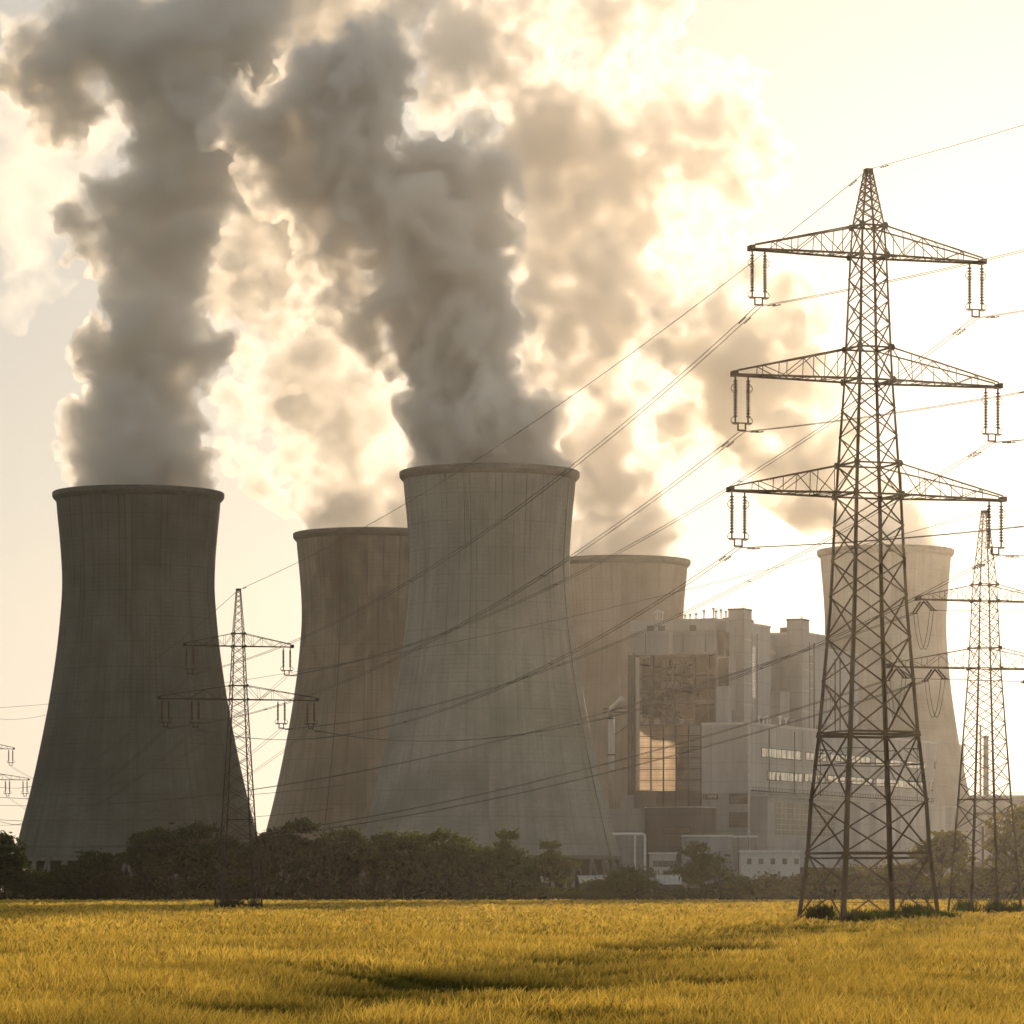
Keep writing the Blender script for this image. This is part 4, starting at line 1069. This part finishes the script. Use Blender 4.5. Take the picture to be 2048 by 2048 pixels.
TREES = [ # px, D, y of top, kind, material, wide, label
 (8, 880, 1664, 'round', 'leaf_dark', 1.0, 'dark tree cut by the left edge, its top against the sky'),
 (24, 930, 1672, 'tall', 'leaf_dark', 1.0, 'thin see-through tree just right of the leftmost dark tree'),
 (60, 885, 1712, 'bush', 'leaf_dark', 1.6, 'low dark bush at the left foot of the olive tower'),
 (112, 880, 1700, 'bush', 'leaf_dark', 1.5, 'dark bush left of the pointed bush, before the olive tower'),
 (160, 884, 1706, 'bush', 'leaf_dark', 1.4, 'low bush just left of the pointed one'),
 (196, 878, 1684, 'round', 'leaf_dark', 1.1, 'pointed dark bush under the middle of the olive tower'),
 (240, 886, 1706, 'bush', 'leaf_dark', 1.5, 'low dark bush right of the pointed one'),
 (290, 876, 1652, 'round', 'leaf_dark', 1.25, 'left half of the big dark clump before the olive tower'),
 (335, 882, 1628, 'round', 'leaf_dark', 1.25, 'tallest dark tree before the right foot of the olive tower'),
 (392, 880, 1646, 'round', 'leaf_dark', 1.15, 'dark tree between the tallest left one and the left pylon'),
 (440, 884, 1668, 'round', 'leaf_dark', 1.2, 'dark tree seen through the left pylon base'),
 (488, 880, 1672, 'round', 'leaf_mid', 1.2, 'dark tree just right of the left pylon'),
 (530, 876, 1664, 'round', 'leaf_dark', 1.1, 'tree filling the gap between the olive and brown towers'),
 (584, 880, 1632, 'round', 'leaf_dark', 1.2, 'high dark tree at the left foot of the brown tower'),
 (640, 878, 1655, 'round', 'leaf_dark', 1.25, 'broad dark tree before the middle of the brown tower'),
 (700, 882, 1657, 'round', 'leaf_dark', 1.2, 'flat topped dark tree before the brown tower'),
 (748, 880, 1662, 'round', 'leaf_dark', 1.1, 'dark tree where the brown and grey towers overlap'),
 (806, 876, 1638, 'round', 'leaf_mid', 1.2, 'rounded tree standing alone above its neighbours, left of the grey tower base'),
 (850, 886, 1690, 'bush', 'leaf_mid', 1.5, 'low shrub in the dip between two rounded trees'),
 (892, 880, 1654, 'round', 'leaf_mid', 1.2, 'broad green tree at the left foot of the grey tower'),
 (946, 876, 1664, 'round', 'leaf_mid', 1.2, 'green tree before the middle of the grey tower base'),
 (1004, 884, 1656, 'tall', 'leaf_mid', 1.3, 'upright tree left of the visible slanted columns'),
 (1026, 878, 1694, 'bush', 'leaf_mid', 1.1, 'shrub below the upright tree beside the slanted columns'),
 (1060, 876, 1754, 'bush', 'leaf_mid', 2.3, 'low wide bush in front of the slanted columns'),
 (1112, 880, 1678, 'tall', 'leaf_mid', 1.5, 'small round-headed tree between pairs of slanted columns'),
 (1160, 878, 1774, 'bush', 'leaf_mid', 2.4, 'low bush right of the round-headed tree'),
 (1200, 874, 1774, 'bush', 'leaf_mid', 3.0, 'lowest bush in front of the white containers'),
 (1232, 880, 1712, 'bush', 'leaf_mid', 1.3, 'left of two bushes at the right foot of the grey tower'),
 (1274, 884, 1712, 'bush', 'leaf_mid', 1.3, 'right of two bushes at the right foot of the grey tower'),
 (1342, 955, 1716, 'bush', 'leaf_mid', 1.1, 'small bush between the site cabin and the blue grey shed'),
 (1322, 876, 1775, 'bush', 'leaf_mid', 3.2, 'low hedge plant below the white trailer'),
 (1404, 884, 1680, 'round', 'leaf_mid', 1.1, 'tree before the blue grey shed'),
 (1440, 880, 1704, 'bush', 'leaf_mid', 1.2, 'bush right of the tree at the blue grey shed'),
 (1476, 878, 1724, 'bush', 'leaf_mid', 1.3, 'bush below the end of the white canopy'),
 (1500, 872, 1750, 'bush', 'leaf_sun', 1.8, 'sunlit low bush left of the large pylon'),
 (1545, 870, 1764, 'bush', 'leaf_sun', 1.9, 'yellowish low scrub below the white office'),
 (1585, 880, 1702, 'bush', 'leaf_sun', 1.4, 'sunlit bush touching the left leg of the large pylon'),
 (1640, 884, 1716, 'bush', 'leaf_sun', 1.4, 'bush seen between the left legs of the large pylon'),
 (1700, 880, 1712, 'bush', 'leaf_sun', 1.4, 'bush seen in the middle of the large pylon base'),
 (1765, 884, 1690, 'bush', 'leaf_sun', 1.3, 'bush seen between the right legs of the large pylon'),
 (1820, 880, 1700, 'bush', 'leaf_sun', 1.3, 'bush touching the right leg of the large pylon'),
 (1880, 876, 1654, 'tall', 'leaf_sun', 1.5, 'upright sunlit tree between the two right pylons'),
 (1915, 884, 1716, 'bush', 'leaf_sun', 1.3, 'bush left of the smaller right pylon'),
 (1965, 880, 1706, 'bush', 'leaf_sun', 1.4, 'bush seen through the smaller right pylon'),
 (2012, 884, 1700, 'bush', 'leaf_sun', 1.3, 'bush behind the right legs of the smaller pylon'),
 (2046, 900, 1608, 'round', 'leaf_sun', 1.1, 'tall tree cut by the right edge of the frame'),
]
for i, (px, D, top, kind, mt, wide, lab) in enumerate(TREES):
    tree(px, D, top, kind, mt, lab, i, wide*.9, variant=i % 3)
# understorey along the whole field edge: nobody could count it
rs = np.random.RandomState(77); P = []
for px in np.arange(-40, 2100, 7):
    if 1230 < px < 1480 or 1000 < px < 1230: hh = rs.uniform(1.5, 3.2)
    elif px > 1480: hh = rs.uniform(2.5, 5)
    else: hh = rs.uniform(3, 6.0)
    n = int(120); x0 = (px-1024)/F*880
    p = rs.normal(size=(n, 3))*np.array([1.3, 1.8, 0]) + np.array([x0, 884, 0]); p[:, 2] = rs.random(n)*hh; P.append(p)
P = np.concatenate(P); v, f = leaves(P, None, .42, rs)
mesh_ob('undergrowth', mesh_np('undergrowth', v, f, M['leaf_dark']), kind='stuff')

# white things parked and stored behind the bushes
def container(px, D, x0, x1, y0, y1, label, slope=.12, name='trailer', cat='trailer'):
    p = W((x0+x1)/2, HZ, D); p.z = 0; t = empty(name, p, 0, label=label, cat=cat); hw = (x1-x0)/F*D/2; z1 = CH+(HZ-y0)/F*D; z0 = CH+(HZ-y1)/F*D
    m = MB(); s = hw*slope
    m.add([(-hw+s,0,z0),(hw-s,0,z0),(hw-s,2.4,z0),(-hw+s,2.4,z0),(-hw,-.05,z1),(hw,-.05,z1),(hw,2.45,z1),(-hw,2.45,z1)], [(0,3,2,1),(4,5,6,7),(0,1,5,4),(1,2,6,5),(2,3,7,6),(3,0,4,7)])
    m.build('body', M['white'], t)
    m = MB(); m.box((-hw-.15, -.15, z1), (hw+.15, 2.55, z1+.18))
    for k in range(5): xx = -hw*.8+k*hw*.4; m.box((xx-.05, -.12, z0+.1), (xx+.05, -.02, z1))
    m.build('rim_rail', M['white_dirty'], t)
    for sx in (-.6, .6):
        m = MB(); m.v = []; m.lathe([(.1, -.15), (.5, -.15), (.5, .15), (.1, .15)], 14); m.xf(Matrix.Translation((sx*hw, .3, .5)) @ Matrix.Rotation(math.pi/2, 4, 'X')); m.build('wheel', M['dark'], t)
    m = MB(); m.box((-hw*.85, .5, .5), (hw*.85, 1.9, z0)); m.build('chassis', M['steel'], t)
    return t
container(0, 930, 1156, 1214, 1752, 1768, 'open white skip trailer with sloping ends between two bushes')
container(0, 930, 1314, 1364, 1751, 1769, 'white trailer right of the bushes below the low hall', slope=.03)
container(0, 930, 1082, 1100, 1754, 1765, 'small white trailer half hidden by the round-headed tree', slope=.3)
container(0, 960, 1528, 1548, 1750, 1766, 'small white trailer below the white office', slope=.05)
container(0, 960, 1020, 1036, 1752, 1762, 'tiny pale trailer just left of the slanted columns', slope=.1)

# ------------------------------------------------------------------ crop
def vnoise(x, y, seed):
    """smooth value noise in 0..1"""
    xi, yi = np.floor(x).astype(np.int64), np.floor(y).astype(np.int64); fx, fy = x-xi, y-yi; fx = fx*fx*(3-2*fx); fy = fy*fy*(3-2*fy)
    def hs(a, b):
        k = (a*374761393 + b*668265263 + seed*974634777) & 0x7fffffff; k = (k ^ (k >> 13))*1274126177 & 0x7fffffff
        return ((k ^ (k >> 16)) & 65535)/65535.
    return (hs(xi, yi)*(1-fx)+hs(xi+1, yi)*fx)*(1-fy) + (hs(xi, yi+1)*(1-fx)+hs(xi+1, yi+1)*fx)*fy

def crop_height(x, y):
    """gentle rolling and two tramlines pressed into the crop, plus an added pylon shadow band"""
    h = 1 + .22*np.sin(x*.35+y*.11)*np.sin(y*.07-x*.05) + .12*np.sin(x*1.1+y*.31)
    px = 1024 + F*x/y
    d = np.interp(px, [-200, 0, 300, 500, 700, 850, 1000, 1300, 1700, 2300], [152, 146, 137, 128, 113, 101, 95.5, 93, 97, 103])
    for off, w in ((0, 2.8), (7.0, 2.0)):
        ww = w*(d/95.)**1.6; h = h - .8*vnoise(x/2.5, y/3, 9)**.6*np.exp(-((y-d-off*ww/w)/ww)**2)*(.7+.3*np.sin(x*.5+off)*np.sin(x*.23))
    d2 = np.interp(px, [-200, 600, 1200, 2300], [83, 80, 84, 79])
    h = h - .8*np.exp(-((y-d2)/1.7)**2)*(.6+.4*np.sin(x*.9))
    d3 = np.interp(px, [-200, 600, 1200, 2300], [190, 200, 212, 230])
    h = h - .6*np.exp(-((y-d3)/2.0)**2)
    shadow_x = 28.5-(320-y)*.138; h = h - .6*np.exp(-((x-shadow_x)/(2.6+.006*(320-y)))**2)*(y < 318)*(y > 80)*(.7+.3*np.sin(y*.21))  # pylon's cast shadow put into the crop height as an added dip
    n1 = vnoise(x/1.9, y/1.5, 1); n2 = vnoise(x/.55, y/.6, 2); n3 = vnoise(x/.2, y/.22, 3); n0 = vnoise(x/7, y/9, 4)
    k_ = np.clip((130-y)/60., 0, 1); h = h*(.42 - .22*k_ + (.42+.35*k_)*n1 + .40*n2 + .30*n3 + .30*n0)
    return np.clip(h, .08, 1.6)

def crop_mat():
    m, t, b = new_mat('ripening_barley')
    g = t.nodes.new('ShaderNodeNewGeometry'); v = objvec(t)
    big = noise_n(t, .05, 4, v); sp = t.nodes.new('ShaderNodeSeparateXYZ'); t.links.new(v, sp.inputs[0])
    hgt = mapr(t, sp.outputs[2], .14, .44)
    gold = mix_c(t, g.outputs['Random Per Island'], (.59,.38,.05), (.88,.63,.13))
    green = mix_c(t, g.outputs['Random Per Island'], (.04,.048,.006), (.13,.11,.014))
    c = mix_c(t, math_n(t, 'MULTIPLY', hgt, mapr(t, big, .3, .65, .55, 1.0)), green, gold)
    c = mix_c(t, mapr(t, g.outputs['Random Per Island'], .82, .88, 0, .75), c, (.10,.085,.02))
    b.inputs['Roughness'].default_value = .75; b.inputs['Specular IOR Level'].default_value = .08
    t.links.new(c, b.inputs['Base Color']); tr = t.nodes.new('ShaderNodeBsdfTranslucent'); t.links.new(c, tr.inputs[0])
    mx = t.nodes.new('ShaderNodeMixShader'); mx.inputs[0].default_value = .52
    t.links.new(b.outputs[0], mx.inputs[1]); t.links.new(tr.outputs[0], mx.inputs[2]); t.links.new(mx.outputs[0], t.nodes['Material Output'].inputs['Surface'])
    return m

def blades(n, y0, y1, w0, h0, rs, k=1.0):
    """bent two-segment blades; wider with distance so that they stay visible"""
    u = rs.random(n); y = (y0**k + u*(y1**k-y0**k))**(1/k)          # more blades near the camera
    x = (rs.random(n)*2-1)*(y*.136+1.5)
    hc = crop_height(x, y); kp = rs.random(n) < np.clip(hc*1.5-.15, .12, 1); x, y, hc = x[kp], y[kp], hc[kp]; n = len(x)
    hh = hc*h0*(.5+.75*rs.random(n)**1.4); w = w0*(y/70)*(.6+.8*rs.random(n))
    a = rs.random(n)*6.283; ca, sa = np.cos(a), np.sin(a)
    lean = (.15+.7*rs.random(n)**1.5)*hh; b = rs.random(n)*6.283; lx, ly = np.cos(b)*lean+.06, np.sin(b)*lean
    base = np.stack([x, y, np.zeros(n)+.0], 1)
    wv = np.stack([ca*w, sa*w, np.zeros(n)], 1)
    mid = base+np.stack([lx*.35, ly*.35, hh*.62], 1); tip = base+np.stack([lx, ly, hh], 1)
    v = np.stack([base-wv*.5, base+wv*.5, mid+wv*.6, mid-wv*.6, tip+wv*.12, tip-wv*.12], 1).reshape(-1, 3)
    i = np.arange(n)[:, None]*6
    f = np.concatenate([i+np.array([[0, 1, 2, 3]]), i+np.array([[3, 2, 4, 5]])], 1).reshape(-1, 4)
    return v, f
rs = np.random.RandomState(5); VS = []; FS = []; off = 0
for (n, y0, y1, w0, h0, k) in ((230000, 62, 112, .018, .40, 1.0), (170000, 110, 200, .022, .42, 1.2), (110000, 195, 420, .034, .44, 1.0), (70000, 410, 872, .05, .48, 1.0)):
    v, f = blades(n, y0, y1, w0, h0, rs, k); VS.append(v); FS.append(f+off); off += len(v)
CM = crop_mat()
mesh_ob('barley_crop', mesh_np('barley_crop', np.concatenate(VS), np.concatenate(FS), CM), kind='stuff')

# weeds at the pylon feet
def weeds(cx, cy, sx, sy, n, h, label, mat='leaf_mid', seed=1, rz=0.0):
    rs = np.random.RandomState(seed); k = rs.normal(size=(n, 2))*.5
    x, y = k[:, 0]*sx, k[:, 1]*sy
    c = rs.uniform(-1, 1, size=(14, 2))*np.array([sx, sy])*.9
    j = rs.randint(0, 14, n); x = c[j, 0]+rs.normal(size=n)*sx*.10; y = c[j, 1]+rs.normal(size=n)*sy*.15
    hh = h*(.4+.8*rs.random(n))*(.5+.7*((j*37) % 11)/11); a = rs.random(n)*6.283; w = .035+.03*rs.random(n)
    ln = hh*.6*rs.random(n); b = rs.random(n)*6.283
    base = np.stack([x, y, 0*x], 1); wv = np.stack([np.cos(a)*w, np.sin(a)*w, 0*x], 1)
    mid = base+np.stack([np.cos(b)*ln*.4, np.sin(b)*ln*.4, hh*.6], 1); tip = base+np.stack([np.cos(b)*ln, np.sin(b)*ln, hh], 1)
    v = np.stack([base-wv, base+wv, mid+wv, mid-wv, tip+wv*.2, tip-wv*.2], 1).reshape(-1, 3); i = np.arange(n)[:, None]*6
    f = np.concatenate([i+np.array([[0, 1, 2, 3]]), i+np.array([[3, 2, 4, 5]])], 1).reshape(-1, 4)
    o = mesh_ob('weeds', mesh_np('weeds', v, f, M[mat]), kind='stuff'); o.location = (cx, cy, 0); o.rotation_euler = (0, 0, rz)
    if label: o['label'] = label
    return o
weeds(BIG.x+.6, BIG.y-1.5, 7.2, 3.0, 6000, .95, 'tall dark grass tuft strip under the large pylon', 'leaf_mid', 3, BIG_R)
for i in range(4):
    h_ = 4.2; cx, cy = [(-h_, -h_), (h_, -h_), (h_, h_), (-h_, h_)][i]; p = at_pylon(BIG, BIG_R, cx, cy)
    weeds(p.x, p.y, 1.0, .8, 900, 1.3, 'tuft of dark weeds round a leg of the large pylon', 'leaf_dark', 10+i)
weeds(LP.x-.2, LP.y, 3.0, 2.4, 3000, 1.3, 'bushy weeds filling the base of the left pylon', 'leaf_dark', 30, LP_R)
weeds(RP.x, RP.y, 3.4, 2.4, 2200, 1.5, 'reddish weeds round the feet of the smaller right pylon', 'leaf_mid', 31, RP_R)
